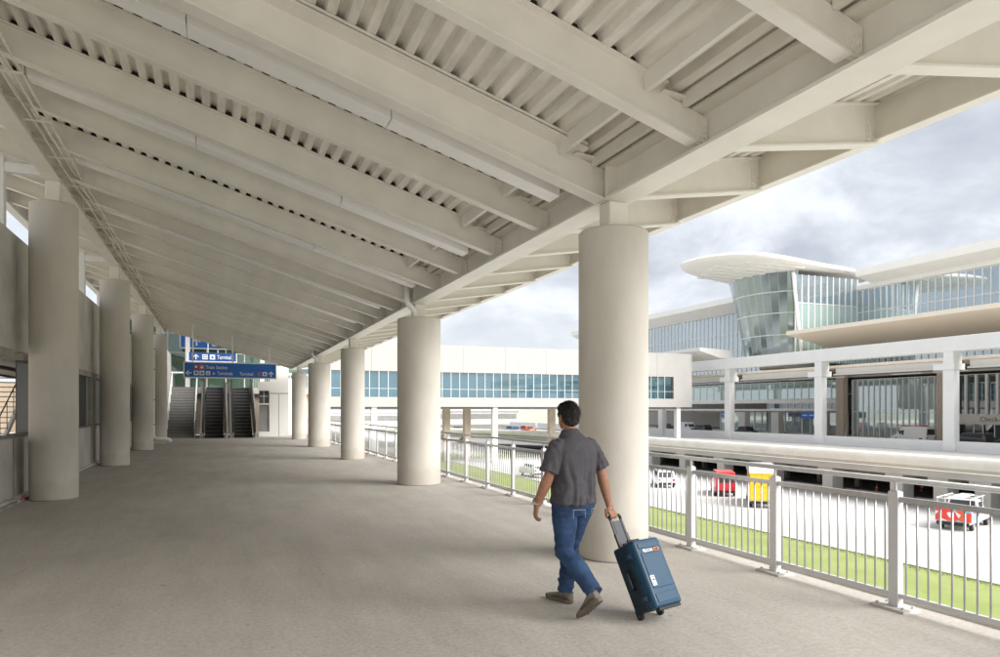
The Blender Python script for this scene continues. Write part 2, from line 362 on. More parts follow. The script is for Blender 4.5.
# ------------------------------------------------------------------ columns
def column(x, y, h, r, label, group):
    b = MB(); n = 64
    prof = [(r-.012, 0), (r, .012), (r, h-.02), (r-.02, h)]
    b.rings([[(rr*math.cos(2*math.pi*k/n), rr*math.sin(2*math.pi*k/n), z) for k in range(n)] for rr, z in prof])
    t = thing('round_column', label, 'column', (x, y, 0), 0, group)
    b.build('shaft', M['column'], t, autosmooth=40)
    q = MB()
    for zz_ in ([1.84] if h < 4 else [1.84, 3.68]): q.rings([[(rr*math.cos(2*math.pi*k/n), rr*math.sin(2*math.pi*k/n), z) for k in range(n)] for rr, z in ((r-.01, zz_), (r+.0012, zz_), (r+.0012, zz_+.005), (r-.01, zz_+.005))])
    q.build('form_seam', M['column'], t)
    c = MB(); rr = r+.004
    c.rings([[(q*math.cos(2*math.pi*k/n), q*math.sin(2*math.pi*k/n), z) for k in range(n)] for q, z in ((r-.02, -.001), (r+.012, .0), (r+.012, .012), (r-.02, .012))])
    c.build('sealant_joint', M['midgrey'], t, autosmooth=30)
    return t
gr_r = 'round concrete columns along the open right side'
gr_l = 'round concrete columns along the left wall'
RL = ['concrete column on the railing side standing out of frame beside the camera',
      'largest looking round concrete column, right beside the walking man',
      'stout round column next past the man along the railing side',
      'slimmer round column, third along the railing side counted from the man',
      'stout round column, fourth along the railing side counted from the man',
      'round column, fifth along the railing side, just before the escalator wall',
      'farthest round column of the railing row, half hidden at the cream escalator wall']
for j in range(-1, 6):
    y = Y0+BAY*j; r = .485 if (j % 2 == 1) else .395
    column(XR, y, 3.70, r, RL[j+1], gr_r)
LL = ['round column on the left wall side just outside the frame',
      'tall foreground round column nearest at the left edge of the walkway',
      'second tall round column from the left edge, in front of the dark window panel',
      'third tall round column from the left edge along the wall',
      'farthest round column of the left row, beside the white downpipe']
for j in range(0, 5):
    column(XL, Y0+BAY*j, 5.5, .40, LL[j], gr_l)

# ------------------------------------------------------------------ the canopy
can = thing('walkway_canopy', 'cream steel canopy roof of sloping beams and corrugated deck over the walkway', 'canopy', (0, 0, 0))
def ibeam(b, x0, z0, x1, z1, zt0, zt1, fw, tw=.012, ft=.02, mi=0):
    """I-section in the XZ plane running from x0 to x1; z* bottom, zt* top"""
    def slab(za0, zb0, za1, zb1, hw):
        v = [(x0,-hw,za0),(x1,-hw,za1),(x1,hw,za1),(x0,hw,za0),(x0,-hw,zb0),(x1,-hw,zb1),(x1,hw,zb1),(x0,hw,zb0)]
        b.add(v, ((0,3,2,1),(4,5,6,7),(0,1,5,4),(1,2,6,5),(2,3,7,6),(3,0,4,7)), mi)
    slab(z0, z0+ft, z1, z1+ft, fw/2); slab(zt0-ft, zt0, zt1-ft, zt1, fw/2); slab(z0+ft, zt0-ft, z1+ft, zt1-ft, tw/2)
def bolts(b, x, y, z, ny, nz, pitch=.07, r=.013, side=1):
    for i in range(ny):
        for k in range(nz):
            b.cyl((x+i*pitch, y, z+k*pitch), r, .016*side, 6, 0, axis='Y')
XB0 = -4.72
def make_beam(main):
    b = MB(); fw = .21 if main else .14; dz = -.07 if main else 0.0
    xe = 4.02; zb = lambda X: 4.10+dz+S*(4.03-X); zt = lambda X: zdeck(X)-.005
    xc = 3.72
    ibeam(b, XB0, zb(XB0), xc, zb(xc), zt(XB0), zt(xc), fw)
    # coped end: bottom flange keeps on, top flange is cut back
    hw = fw/2
    def sl(x0, x1, za0, zb0, za1, zb1, hw):
        v = [(x0,-hw,za0),(x1,-hw,za1),(x1,hw,za1),(x0,hw,za0),(x0,-hw,zb0),(x1,-hw,zb1),(x1,hw,zb1),(x0,hw,zb0)]
        b.add(v, ((0,3,2,1),(4,5,6,7),(0,1,5,4),(1,2,6,5),(2,3,7,6),(3,0,4,7)))
    sl(xc, xe, zb(xc), zb(xc)+.02, zb(xe), zb(xe)+.02, hw)
    sl(xc, 4.19, zb(xc)+.02, zt(xc)-.09, zb(4.19)+.02, zt(4.19)-.10, .006)
    sl(xc-.05, 3.98, zt(xc)-.095, zt(xc)-.082, zt(xc)-.12, zt(xc)-.107, hw)
    if main:   # stepped cover channel along the top of the main beams
        ibeam(b, -2.6, zb(-2.6)+.40, 3.75, zb(3.75)+.40, zt(-2.6)-.001, zt(3.75)-.001, .44, .02, .03)
    me = b.mesh('beam', M['steel'])
    c = MB()
    for sy in (-1, 1):
        c.box(4.06, 4.18, sy*.006, sy*.018, zb(4.1)+.05, zb(4.1)+.27)
        bolts(c, 4.09, sy*.018, zb(4.1)+.09, 2, 3, .06, .013, sy)
    c2 = c.mesh('end_plate', M['steel'])
    return me, c2
cb = MB(); x_a, x_b = XB0, 3.70  # dark strip above each beam, painting the shade of the open flute ends
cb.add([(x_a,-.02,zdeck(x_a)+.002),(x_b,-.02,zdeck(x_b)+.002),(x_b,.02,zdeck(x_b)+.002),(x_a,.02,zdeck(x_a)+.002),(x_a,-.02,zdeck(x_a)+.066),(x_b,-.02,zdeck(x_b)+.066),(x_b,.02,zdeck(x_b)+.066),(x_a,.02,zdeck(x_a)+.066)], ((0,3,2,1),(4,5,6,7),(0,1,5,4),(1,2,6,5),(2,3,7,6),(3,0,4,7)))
cl_m = cb.mesh('flute_shade_strip', M['flute_shade'])
beam_i, ep_i = make_beam(False); beam_m, ep_m = make_beam(True)
# outrigger to the fascia
def make_out():
    b = MB(); x0, x1 = 4.215, 6.30; zb = lambda X: 4.10+.157*(X-4.37); zt = lambda X: 4.50+.157*(X-4.2)
    ibeam(b, x0, zb(x0), x1, zb(x1), zt(x0), zt(x1), .15)
    c = MB()
    for sy in (-1, 1):
        c.box(6.18, 6.29, sy*.006, sy*.018, zb(6.2)+.05, zb(6.2)+.28); bolts(c, 6.2, sy*.018, zb(6.2)+.08, 2, 3, .06, .013, sy)
    return b.mesh('outrigger', M['steel']), c.mesh('bolt_plate', M['steel'])
out_m, bp_m = make_out()
def deck_profile(x0, x1, z, pitch=.19, dep=.07):
    """polyline of a fluted deck seen in section; z(X) underside"""
    pts = []; x = x0
    while x < x1-.01:
        for dx, dzz in ((0, 0), (.085, 0), (.110, dep), (.165, dep)):
            if x+dx < x1: pts.append((x+dx, z(x+dx)+dzz))
        x += pitch
    pts.append((x1, z(x1))); return pts
def deck_mesh(x0, x1, z, name='deck_panel'):
    pts = deck_profile(x0, x1, z); b = MB(); L_ = SP-.004
    n = len(pts); vs = [(x, 0, q) for x, q in pts]+[(x, L_, q) for x, q in pts]
    b.add(vs, [(i, i+1, n+i+1, n+i) for i in range(n-1)])
    b.add([(x0,0,z(x0)+.13),(x1,0,z(x1)+.13),(x1,L_,z(x1)+.13),(x0,L_,z(x0)+.13)], [(0,1,2,3)])
    return b.mesh(name, M['deck'])
dk_main = deck_mesh(-4.75, 4.17, zdeck); dk_out = deck_mesh(4.22, 6.33, lambda X: 4.505+.157*(X-4.2))
def purlin_mesh():
    b = MB()
    for X, w_, d in ((3.52, .05, .17), (3.93, .05, .12)):
        z = zdeck(X)-.004
        b.box(X-w_/2, X+w_/2, .012, SP-.012, z-d, z-d+.012); b.box(X-w_/2, X-w_/2+.008, .012, SP-.012, z-d+.012, z)
    return b.mesh('purlin', M['steel'])
pm = purlin_mesh()
for i, y in enumerate(JY):
    main = ((i-5) % 5 == 0)
    o = link(beam_m if main else beam_i, 'beam', can, (0, y, 0))
    e_ = link(ep_m if main else ep_i, 'end_plate', o); link(cl_m, 'flute_shade_strip', o)
    o2 = link(out_m, 'outrigger', can, (0, y, 0)); link(bp_m, 'bolt_plate', o2)
    if i < len(JY)-1:
        link(dk_main, 'deck_panel', can, (0, y+.002, 0)); link(dk_out, 'deck_panel', can, (0, y+.002, 0)); link(pm, 'purlin', can, (0, y, 0))
ya, yb = JY[0]-.15, JY[-1]+.15
def girder(X, z0, z1, fw, name='girder'):
    b = MB(); b.box(X-fw/2, X+fw/2, ya, yb, z0, z0+.03); b.box(X-fw/2, X+fw/2, ya, yb, z1-.03, z1); b.box(X-.011, X+.011, ya, yb, z0+.03, z1-.03)
    return b.build(name, M['steel'], can)
girder(XR, 4.03, 4.44, .35); girder(XL, 5.93, 6.26, .25)
b = MB(); b.box(6.335, 6.352, ya, yb, 4.455, 4.90); b.box(6.255, 6.40, ya, yb, 4.437, 4.455); b.box(6.30, 6.42, ya, yb, 4.90, 4.918); b.build('edge_beam', M['steel'], can)
b = MB(); zf = 4.10+S*(4.03+4.78); b.box(-4.80, -4.76, ya, yb, zf-.06, zf+.5); b.box(-4.90, -4.70, ya, yb, zf-.09, zf-.06); b.build('edge_beam', M['white'], can)
def stub(x, y, z0, z1, w_=.24):
    b = MB(); b.box(-w_/2, w_/2, -w_/2, w_/2, 0, z1-z0)
    o = b.build('stub_post', M['steel'], can, (x, y, z0), bevel=.02)
    p = MB(); p.box(-w_/2-.05, w_/2+.05, -w_/2-.05, w_/2+.05, -.001, .022)
    for sx in (-1, 1):
        for sy in (-1, 1): p.cyl((sx*(w_/2+.025), sy*(w_/2+.025), .022), .014, .03, 6)
    p.build('base_plate', M['steel'], o)
for j in range(-1, 5): stub(XR, Y0+BAY*j, 3.70, 4.03)
for j in range(0, 5): stub(XL, Y0+BAY*j, 5.5, 5.93)
# full-depth stiffeners on the right girder at the columns
sm_ = MB(); sm_.box(.012, .17, -.008, .008, 4.06, 4.41); sm_.box(-.17, -.012, -.008, .008, 4.06, 4.41); sm_ = sm_.mesh('stiffener', M['steel'])
for j in range(-1, 5):
    for d in (-.11, .11): link(sm_, 'stiffener', can, (XR, Y0+BAY*j+d, 0))

# linear light fixtures in every second bay
fx = thing('linear_light_fixture', 'long off-white linear light fixture under the canopy, the one nearest the camera', 'light fixture', (0, 7.72, 0), 0, 'linear light fixtures between the canopy beams')
def seg_mesh(x0, x1):
    b = MB(); z = lambda X: 4.25+S*(3.84-X)
    v = [(x0,-.14,z(x0)),(x1,-.14,z(x1)),(x1,.14,z(x1)),(x0,.14,z(x0)),(x0,-.15,z(x0)+.13),(x1,-.15,z(x1)+.13),(x1,.15,z(x1)+.13),(x0,.15,z(x0)+.13)]
    b.add(v, ((0,3,2,1),(4,5,6,7),(0,1,5,4),(1,2,6,5),(2,3,7,6),(3,0,4,7)))
    return b
xs = [-2.36, -.29, 1.77, 3.84]
for a_, c_ in zip(xs[:-1], xs[1:]):
    sg = seg_mesh(a_+.006, c_-.006).build('housing', M['fixture'], fx, bevel=.006)
b = MB()
for X in (-2.1, -.29, 1.77, 3.6): b.box(X-.02, X+.02, -.02, .02, 4.25+S*(3.84-X)+.12, zdeck(X)+.02)
b.build('hanger', M['steel'], fx)
ordn = ['second','third','fourth','fifth','sixth','seventh','eighth','ninth','tenth','eleventh','twelfth']
k = kids_of(fx)
for i in range(1, 12):
    y = 7.72+2*SP*i
    if y > YEND-.5: break
    c = copy_tree(fx, k); c.location = (0, y, 0); c['label'] = 'long off-white linear light fixture under the canopy, the %s from the camera' % ordn[i-1]

# conduits beside the left girder
cr_ = thing('conduit_run', 'bundle of thin cream conduits hung along the left canopy girder', 'conduits', (0, 0, 0))
for i, (dx, dz, r_) in enumerate(((0, 0, .022), (.07, .03, .016), (.14, -.02, .022), (.20, .05, .013), (.25, -.03, .016), (.04, -.09, .013))):
    b = MB(); pts = []; y = ya
    while y < yb:
        wob = .012*math.sin(y*1.7+i)+(.03 if int(y/4.1+i) % 3 == 0 else 0); pts.append((-2.62+dx+wob*.5, y, 6.12+dz-dx*.3+wob*.6)); y += .8
    b.tube(pts, r_, 6); b.build('conduit', M['steel'], cr_, smooth=True)
bh = MB(); bh.box(-2.70, -2.32, -.02, .02, 5.985, 6.005); bh.box(-2.34, -2.32, -.02, .02, 6.005, 6.30); bh.box(-2.70, -2.68, -.02, .02, 6.005, 6.30)
bm_ = bh.mesh('hanger_bracket', M['steel'])
y = ya+.5
while y < yb: link(bm_, 'hanger_bracket', cr_, (0, y, 0)); y += SP

# drain pipes at the stout columns and downpipe at the far left column
for j, lb in ((1, 'white drain pipe with an offset bend dropping onto the second right-hand column'), (3, 'white drain pipe with an offset bend dropping onto the fourth right-hand column')):
    y = Y0+BAY*j
    t = thing('drain_pipe', lb, 'pipe', (XR, y, 3.7), 0, 'roof drain pipes above the stout columns')
    b = MB(); b.tube([(-.30, -.1, .72), (-.30, -.1, .40), (-.28, -.1, .32), (-.16, -.1, .20), (-.14, -.1, .12), (-.14, -.1, 0)], .062, 14); b.build('pipe', M['fixture'], t, smooth=True)
    b = MB(); b.cyl((-.30, -.1, .38), .075, .06, 14); b.cyl((-.14, -.1, .10), .075, .05, 14); b.build('coupling', M['fixture'], t, smooth=False)
    b = MB(); b.box(-.42, .0, -.22, .02, .70, .80); b.build('drain_box', M['steel'], t)
t = thing('downpipe', 'white downpipe with brackets beside the farthest left column, elbow kicking out at the floor', 'pipe', (-2.95, 38.2, 0))
b = MB(); b.tube([(-.25, 0, 6.0), (-.25, 0, 5.6), (.0, 0, 5.2), (.0, 0, .45), (.03, 0, .30), (.15, -.05, .22), (.55, -.1, .22), (.72, -.12, .18), (.80, -.13, .05)], .085, 12); b.build('pipe', M['fixture'], t, smooth=True)
for z in (.9, 2.1, 3.6, 4.6):
    b = MB(); b.cyl((0, 0, z), .10, .05, 12); b.box(-.3, 0, -.02, .02, z+.01, z+.04); b.build('bracket', M['midgrey'], t)
b = MB(); b.box(-.3, .6, -.35, .35, 0, .10); b.build('plinth', M['concpale'], t)

# ------------------------------------------------------------------ left wall: parapet, opening, upper concrete wall
XW = -3.42
wl = thing('concrete_wall', 'weathered grey concrete wall with parapet, open bays and upper panels along the left side', 'wall', (0, 0, 0))
step = BAY
for j in range(-2, 5):
    ya_, yb_ = Y0+BAY*j+.35, Y0+BAY*(j+1)-.35
    if ya_ > 42: break
    b = MB(); b.box(XW-.22, XW, ya_, yb_, 0, 1.16); b.build('parapet_panel', M['conc'], wl, bevel=.01)
    b = MB(); b.box(XW-.26, XW+.03, ya_, yb_, 1.162, 1.21); b.build('coping', M['midgrey'], wl, bevel=.008)
    # two upper panels a bay, recessed joint between
    for q in (0, 1):
        p0 = Y0+BAY*j+q*BAY/2+.012; p1 = p0+BAY/2-.024
        b = MB(); b.box(XW-.3, XW-.02, p0, p1, 2.75, 4.88); b.build('upper_panel', M['conc'] if (j+q) % 2 else M['conc'], wl, bevel=.012)
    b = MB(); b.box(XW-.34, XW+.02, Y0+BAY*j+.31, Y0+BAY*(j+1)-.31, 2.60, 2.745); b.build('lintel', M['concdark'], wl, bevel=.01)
for j in range(-1, 5):
    y = Y0+BAY*j
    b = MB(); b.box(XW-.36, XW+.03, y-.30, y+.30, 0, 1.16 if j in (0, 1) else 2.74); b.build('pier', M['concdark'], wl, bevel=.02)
    b = MB(); b.box(XW-.06, XW+.015, y+3.98, y+4.02, 2.76, 4.87); b.build('joint_strip', M['brown'], wl)
b = MB(); b.box(XW-.02, XW+.08, -5, 43, .0005, .10); b.build('floor_curb', M['conc'], wl, bevel=.012)
b = MB(); b.box(XW+.08, XW+.14, -5, 43, .0005, .045); b.build('floor_gutter', M['concdark'], wl)
# dark glazed panels in the bays past the first column
for j in range(1, 4):
    t = Y0+BAY*(j)+.3
    for q in range(4):
        y = t+.15+q*1.9
        b = MB(); b.box(XW-.14, XW-.12, y, y+1.86, 1.212, 2.598); b.build('window_pane', M['darkpane'], wl)
        b = MB(); b.box(XW-.17, XW-.09, y+1.86, y+1.9, 1.212, 2.598); b.build('window_frame', M['greysteel'], wl)
# railing wire above first parapet
b = MB(); b.tube([(XW-.12, -4, 1.52), (XW-.12, 14.2, 1.52)], .018, 6)
y = 6.0
while y < 14.5: b.cyl((XW-.12, y, 1.21), .012, .31, 6); y += .62
b.build('hand_rail', M['greysteel'], wl)
# drop pipes on the piers between the second and third columns
for dy, lb in ((18.9, 'thin galvanised pipe fixed vertically to the left wall between the first two columns'),):
    b = MB(); b.cyl((XW+.06, dy, .12), .05, 4.9, 12)
    for z in (1.5, 2.4, 3.6): b.cyl((XW+.06, dy, z), .065, .05, 12)
    tag(b.build('wall_pipe', M['greysteel'], None, smooth=False), lb, 'pipe')
# small fire bell / hose bib at foot of the first column
t = thing('hose_tap', 'small red-handled tap low on the left wall beside the nearest column', 'tap', (XW+.1, 14.35, 0))
b = MB(); b.cyl((0, 0, .14), .028, .16, 10, axis='X'); b.cyl((.12, 0, .06), .022, .09, 10); b.build('spout', M['greysteel'], t)
b = MB(); b.cyl((.17, 0, .14), .045, .015, 10, axis='X'); b.build('tap_wheel', M['red'], t)
# white frames carrying the roof edge
for j in range(0, 5):
    y = Y0+BAY*j
    t = can
    b = MB(); b.box(-3.80, -3.62, y-.09, y+.09, 4.885, 6.30); b.box(-3.62, -2.87, y-.08, y+.08, 6.02, 6.20); b.build('edge_frame', M['white'], can, bevel=.008)
# corridor and stair behind the left wall
bk = thing('rear_building', 'grey service building with corridor seen through the opening in the left wall', 'building', (0, 0, 0))
b = MB(); b.box(-13.9, -3.80, -6, 60, -.3, -.002); b.build('corridor_floor', M['conc'], bk)
b = MB(); b.box(-3.95, -3.82, -6, 7.5, 2.78, 4.8); b.box(-7.4, -3.84, 7.6, 48, 2.92, 3.1); b.build('corridor_ceiling', M['concdark'], bk)
b = MB(); b.box(-14.4, -14.0, 10, 80, -.3, 3.6); b.build('wall', M['peach'], bk)
b = MB()
b.tube([(-5.2, 8, 2.55), (-5.2, 40, 2.55)], .03, 6); b.tube([(-4.9, 8, 2.7), (-4.9, 40, 2.7)], .05, 6)
b.build('ceiling_pipe', M['black'], bk)
t = thing('service_stair', 'white-stringered stair rising behind the opening in the left wall', 'staircase', (-6.45, 25.7, 0))
b = MB(); b.prism([(0, 0), (.35, 0), (6.05, 3.4), (5.7, 3.4)], -.02, .06, 'X'); b.build('stringer', M['white'], t)
b = MB(); b.prism([(0, 0), (.35, 0), (6.05, 3.4), (5.7, 3.4)], -1.56, -1.48, 'X'); b.build('stringer', M['white'], t)
for q in range(19):
    b = MB(); b.box(-1.46, -.04, .25+q*.30, .57+q*.30, q*.178+.13, q*.178+.17); b.build('step', M['conc'], t)
b = MB(); b.tube([(.02, 0, .95), (.02, 5.9, 4.3)], .02, 6)
for q in range(8): b.cyl((.02, .1+q*.8, .05+q*.45), .012, .95, 6)
b.build('handrail', M['black'], t)

# ------------------------------------------------------------------ railing on the open side
XG = 5.30; PS = 1.375; YP0 = 4.228-PS*3
rl = thing('guard_railing', 'pale grey steel guard railing with vertical pickets along the walkway edge', 'railing', (0, 0, 0))
posts = [YP0+PS*i for i in range(0, 34)]
pb = MB(); pb.box(-.032, .032, -.045, .045, .022, .985); post_me = pb.mesh('post', M['railwhite'])
bb = MB(); bb.box(-.11, .09, -.16, .16, .0005, .022)
for sx in (-.07, .05):
    for sy in (-.12, .12): bb.cyl((sx, sy, .022), .012, .02, 6)
base_me = bb.mesh('base_plate', M['concpale'])
kb = MB(); kb.cyl((0, 0, .985), .014, .08, 8); kb.box(-.02, .02, -.03, .03, .985, .995); br_me = kb.mesh('rail_bracket', M['greysteel'])
for y in posts:
    o = link(post_me, 'post', rl, (XG, y, 0)); bmod = None
    link(base_me, 'base_plate', o); link(br_me, 'rail_bracket', o)
b = MB(); b.tube([(XG, posts[0]-.2, 1.085), (XG, posts[-1]+.2, 1.085)], .024, 12); b.build('top_rail', M['greysteel'], rl, smooth=True)
rm = MB(); rm.box(-.016, .016, .047, PS-.047, .900, .945); upper_me = rm.mesh('upper_rail', M['greysteel'])
rm = MB(); rm.box(-.018, .018, .047, PS-.047, .095, .135); lower_me = rm.mesh('lower_rail', M['railwhite'])
pk = MB(); pk.cyl((0, 0, .133), .0085, .769, 8); pk_me = pk.mesh('picket', M['greysteel'], True)
far = MB(); cnt = 0
for y in posts[:-1]:
    link(upper_me, 'upper_rail', rl, (XG, y, 0)); link(lower_me, 'lower_rail', rl, (XG, y, 0))
    for q in range(1, 14):
        yy = y+q*PS/14
        if cnt < 299 and yy > 2.5: link(pk_me, 'picket', rl, (XG, yy, 0)); cnt += 1
        else: far.cyl((XG, yy, .133), .0085, .769, 6)
o = far.build('picket_row', M['greysteel'], rl, smooth=True); o['kind'] = 'stuff'

# ------------------------------------------------------------------ overhead signs
def arrow(parent, cx, cz, s, ang, mt, y=-.062):
    b = MB(); c, si = math.cos(ang), math.sin(ang)
    P = lambda u, v: (cx+(u*c-v*si)*s, cz+(u*si+v*c)*s)
    for poly in ([(-.09,-.5),(.09,-.5),(.09,.36),(-.09,.36)], [(0,.5),(-.42,.08),(-.42,-.14),(0,.28)], [(0,.5),(0,.28),(.42,-.14),(.42,.08)]):
        b.prism([P(*q) for q in poly], y, y+.01, 'Y')
    return b.build('arrow_mark', mt, parent)
def icon(parent, cx, cz, s, mt, y=-.060, inner=None, kind='sq'):
    b = MB(); b.box(cx-s/2, cx+s/2, y, y+.008, cz-s/2, cz+s/2); o = b.build('pictogram', mt, parent)
    b = MB(); im = inner or M['signblue']; h = s/2
    if kind == 'bag': b.box(cx-.28*s, cx+.28*s, y-.004, y, cz-.25*s, cz+.12*s); b.box(cx-.12*s, cx+.12*s, y-.004, y, cz+.17*s, cz+.28*s)
    elif kind == 'car': b.prism([(cx-.34*s, cz-.2*s), (cx+.34*s, cz-.2*s), (cx+.34*s, cz), (cx+.18*s, cz+.22*s), (cx-.18*s, cz+.22*s), (cx-.34*s, cz)], y-.004, y, 'Y')
    elif kind == 'train': b.box(cx-.25*s, cx+.25*s, y-.004, y, cz-.22*s, cz+.3*s)
    elif kind == 'grid':
        for a in (-1, 1):
            for d in (-1, 1): b.box(cx+a*.2*s-.12*s, cx+a*.2*s+.12*s, y-.004, y, cz+d*.2*s-.12*s, cz+d*.2*s+.12*s)
    else: b.prism([(cx-.3*s, cz-.3*s), (cx+.3*s, cz-.3*s), (cx, cz+.34*s)], y-.004, y, 'Y')
    b.build('symbol', im, o); return o
sg = thing('overhead_sign', 'wide blue overhead sign reading Train Station and Terminals hung before the escalators', 'sign', (0, 36, 0))
x0, x1, z0, z1 = -1.45, 2.62, 3.19, 3.86; Wd = x1-x0
b = MB(); b.box(x0, x1, -.05, .05, z0, z1); b.build('sign_panel', M['signblue'], sg)
b = MB(); b.box(x0-.05, x1+.05, -.07, .07, z1+.001, z1+.05); b.box(x0-.05, x1+.05, -.07, .07, z0-.05, z0-.001); b.box(x0-.05, x0-.001, -.07, .07, z0-.001, z1+.001); b.box(x1+.001, x1+.05, -.07, .07, z0-.001, z1+.001); b.build('sign_frame', M['fixture'], sg)
r2 = z0+.19; r1_ = z0+.47
arrow(sg, x0+.17, r2, .27, R(90), M['signwhite'])
icon(sg, x0+.50, r1_, .21, M['red'], kind='train', inner=M['signwhite']); icon(sg, x0+.75, r1_, .21, M['orange'], kind='bag', inner=M['signwhite'])
icon(sg, x0+.50, r2, .21, M['signwhite'], kind='train'); icon(sg, x0+.75, r2, .21, M['signwhite'], kind='bag'); icon(sg, x0+1.02, r2, .19, M['signwhite'], kind='tri', inner=M['red']); icon(sg, x0+1.27, r2, .19, M['signblue2'], kind='tri', inner=M['signwhite'])
text('Train Station', .23, M['signwhite'], sg, (x0+.92, -.054, r1_-.08), bold=.002, sx=.80)
text('Terminals', .23, M['signwhite'], sg, (x0+1.42, -.054, r2-.08), bold=.002, sx=.76)
text('Terminal', .22, M['signwhite'], sg, (x0+2.42, -.054, r2-.08), bold=.002, sx=.78)
text('C', .25, M['orange'], sg, (x0+3.24, -.054, r2-.09), bold=.008)
icon(sg, x0+3.57, r2, .2, M['signwhite'], kind='bag'); arrow(sg, x0+3.86, r2, .27, 0, M['signwhite'])
for X in (x0+.35, x0+2.1, x1-.28):
    b = MB(); b.cyl((X, 0, z1+.05), .028, zdeck(X)-z1-.03, 10); b.build('hanger_rod', M['fixture'], sg)
sg = thing('overhead_sign', 'smaller dark blue sign with arrow and Terminal lettering above the escalator top', 'sign', (0, 49.6, 0))
b = MB(); b.box(-1.75, 1.12, -.05, .05, 4.80, 5.36); b.build('sign_panel', mat('sign_navy', (.01, .07, .27), .4), sg)
b = MB(); b.box(-1.8, -1.751, -.07, .07, 4.8, 5.36); b.box(1.121, 1.17, -.07, .07, 4.8, 5.36); b.box(-1.8, 1.17, -.07, .07, 4.75, 4.799); b.build('sign_frame', M['fixture'], sg)
arrow(sg, -1.32, 5.08, .36, 0, M['signwhite']); icon(sg, -.78, 5.08, .32, M['signwhite'], kind='grid'); icon(sg, -.33, 5.08, .32, M['signwhite'], kind='sq')
text('Terminal', .36, M['signwhite'], sg, (-.04, -.054, 4.96), bold=.004, sx=.66)
for X in (-1.5, -.6, .0, .9):
    b = MB(); b.cyl((X, 0, 5.36), .03, 1.2, 8); b.build('hanger_rod', M['fixture'], sg)
sg = thing('overhead_sign', 'bright blue sign with white arrow high behind the canopy edge at the far end', 'sign', (-.15, 58, -.12))
b = MB(); b.box(-2.45, 2.0, -.06, .06, 6.45, 7.35); b.build('sign_panel', M['signblue2'], sg)
b = MB(); b.box(-2.5, 2.05, -.075, .075, 6.37, 6.449); b.box(-2.53, -2.451, -.075, .075, 6.37, 7.36); b.build('sign_frame', M['fixture'], sg)
arrow(sg, -1.35, 6.92, .62, 0, M['signwhite'], y=-.075); icon(sg, .0, 6.88, .55, M['signwhite'], kind='bag', y=-.075)
for X in (-2, 1.5):
    b = MB(); b.cyl((X, 0, 7.35), .04, 2.2, 8); b.build('hanger_rod', M['fixture'], sg)

# ------------------------------------------------------------------ far end: stair, escalators, glazed hall
FH = 3.1; YE = 43.9
def escalator(xc, label):
    t = thing('escalator', label, 'escalator', (xc, YE, 0), 0, 'pair of escalators at the far end')
    run = 5.4; n = 15
    b = MB()
    for i in range(n):
        y = .35+i*run/n; z = (i+1)*FH/n
        b.box(-.5, .5, y, y+run/n+.02, max(z-.5, 0.0), z-.012); b.box(-.5, .5, y-.012, y+.02, z-.012, z)
    b.box(-.5, .5, -.6, .35, 0, .02)
    o = b.build('step_band', M['escal'], t); o['kind'] = 'stuff'
    b = MB()
    for i in range(n): b.box(-.5, .5, .35+i*run/n-.03, .35+i*run/n-.012, (i+1)*FH/n-.04, (i+1)*FH/n-.008)
    o = b.build('step_nosing', M['nosing'], t); o['kind'] = 'stuff'
    for s_ in (-1, 1):
        x = s_*.60
        prof = [(-.55, 0), (-.65, .5), (-.55, .92), (-.30, 1.0), (.3, 1.02), (run+.3, FH+1.0), (run+1.6, FH+1.02), (run+1.6, FH-.3), (.6, -.0)]
        b = MB(); b.prism(prof, x-.03, x+.03, 'X'); b.build('balustrade', M['alu'], t)
        b = MB(); b.prism([(-.4, 0), (.2, 0), (run+.4, FH-.1), (run+.4, FH+.35), (0, .35), (-.4, .25)], x+s_*.04-.0, x+s_*.16, 'X'); b.build('skirt_panel', M['alu'], t)
        b = MB(); b.tube([(x, -.45, .12), (x, -.68, .5), (x, -.58, .92), (x, -.3, 1.03), (x, .3, 1.06), (x, run+.3, FH+1.05), (x, run+1.5, FH+1.06)], .045, 8); b.build('handrail', M['black'], t)
    return t
escalator(-.20, 'left of the two escalators, black steps between steel balustrades')
escalator(1.42, 'right of the two escalators, next to the cream wall')
t = thing('staircase', 'grey concrete staircase climbing beside the left escalator', 'staircase', (0, YE+.2, 0))
nst = 18
st = MB(); st.box(-2.75, -1.22, 0, .34, 0, FH/nst); st_me = st.mesh('step', M['stairg'])
for i in range(nst):
    b = MB(); zz0 = max(0, i*FH/nst-.25); b.box(-2.75, -1.22, i*.31, (i+1)*.31+.02, zz0, (i+1)*FH/nst); b.build('step', M['stairg'], t, bevel=.008)
for i in range(nst): b = MB(); b.box(-2.74, -1.23, i*.31-.012, i*.31-.001, (i+1)*FH/nst-.055, (i+1)*FH/nst-.012); b.build('nosing', M['stairg2'], t)
for X in (-2.72, -1.25):
    b = MB(); b.tube([(X, -.2, .95), (X, .1, 1.0), (X, nst*.31, FH+.95)], .028, 8)
    for i in range(7): b.cyl((X, i*.9, i*.9*FH/(nst*.31)), .018, 1.0, 6)
    b.build('handrail', M['fixture'], t)
hall = thing('escalator_hall', 'glazed hall with cream walls and green glass above the escalators', 'building', (0, 0, 0))
b = MB(); b.box(-6.5, 6.2, YE+5.7, 98, FH-.4, FH-.01); b.build('upper_floor', M['concpale'], hall)
b = MB(); b.box(-3.4, -2.8, YE, YE+6, 0, 5.2); b.build('side_wall', M['concpale'], hall)
b = MB(); b.box(-6.5, 6.2, YE+6.2, YE+6.4, 0, FH-.41); b.build('under_wall', M['tan'], hall)
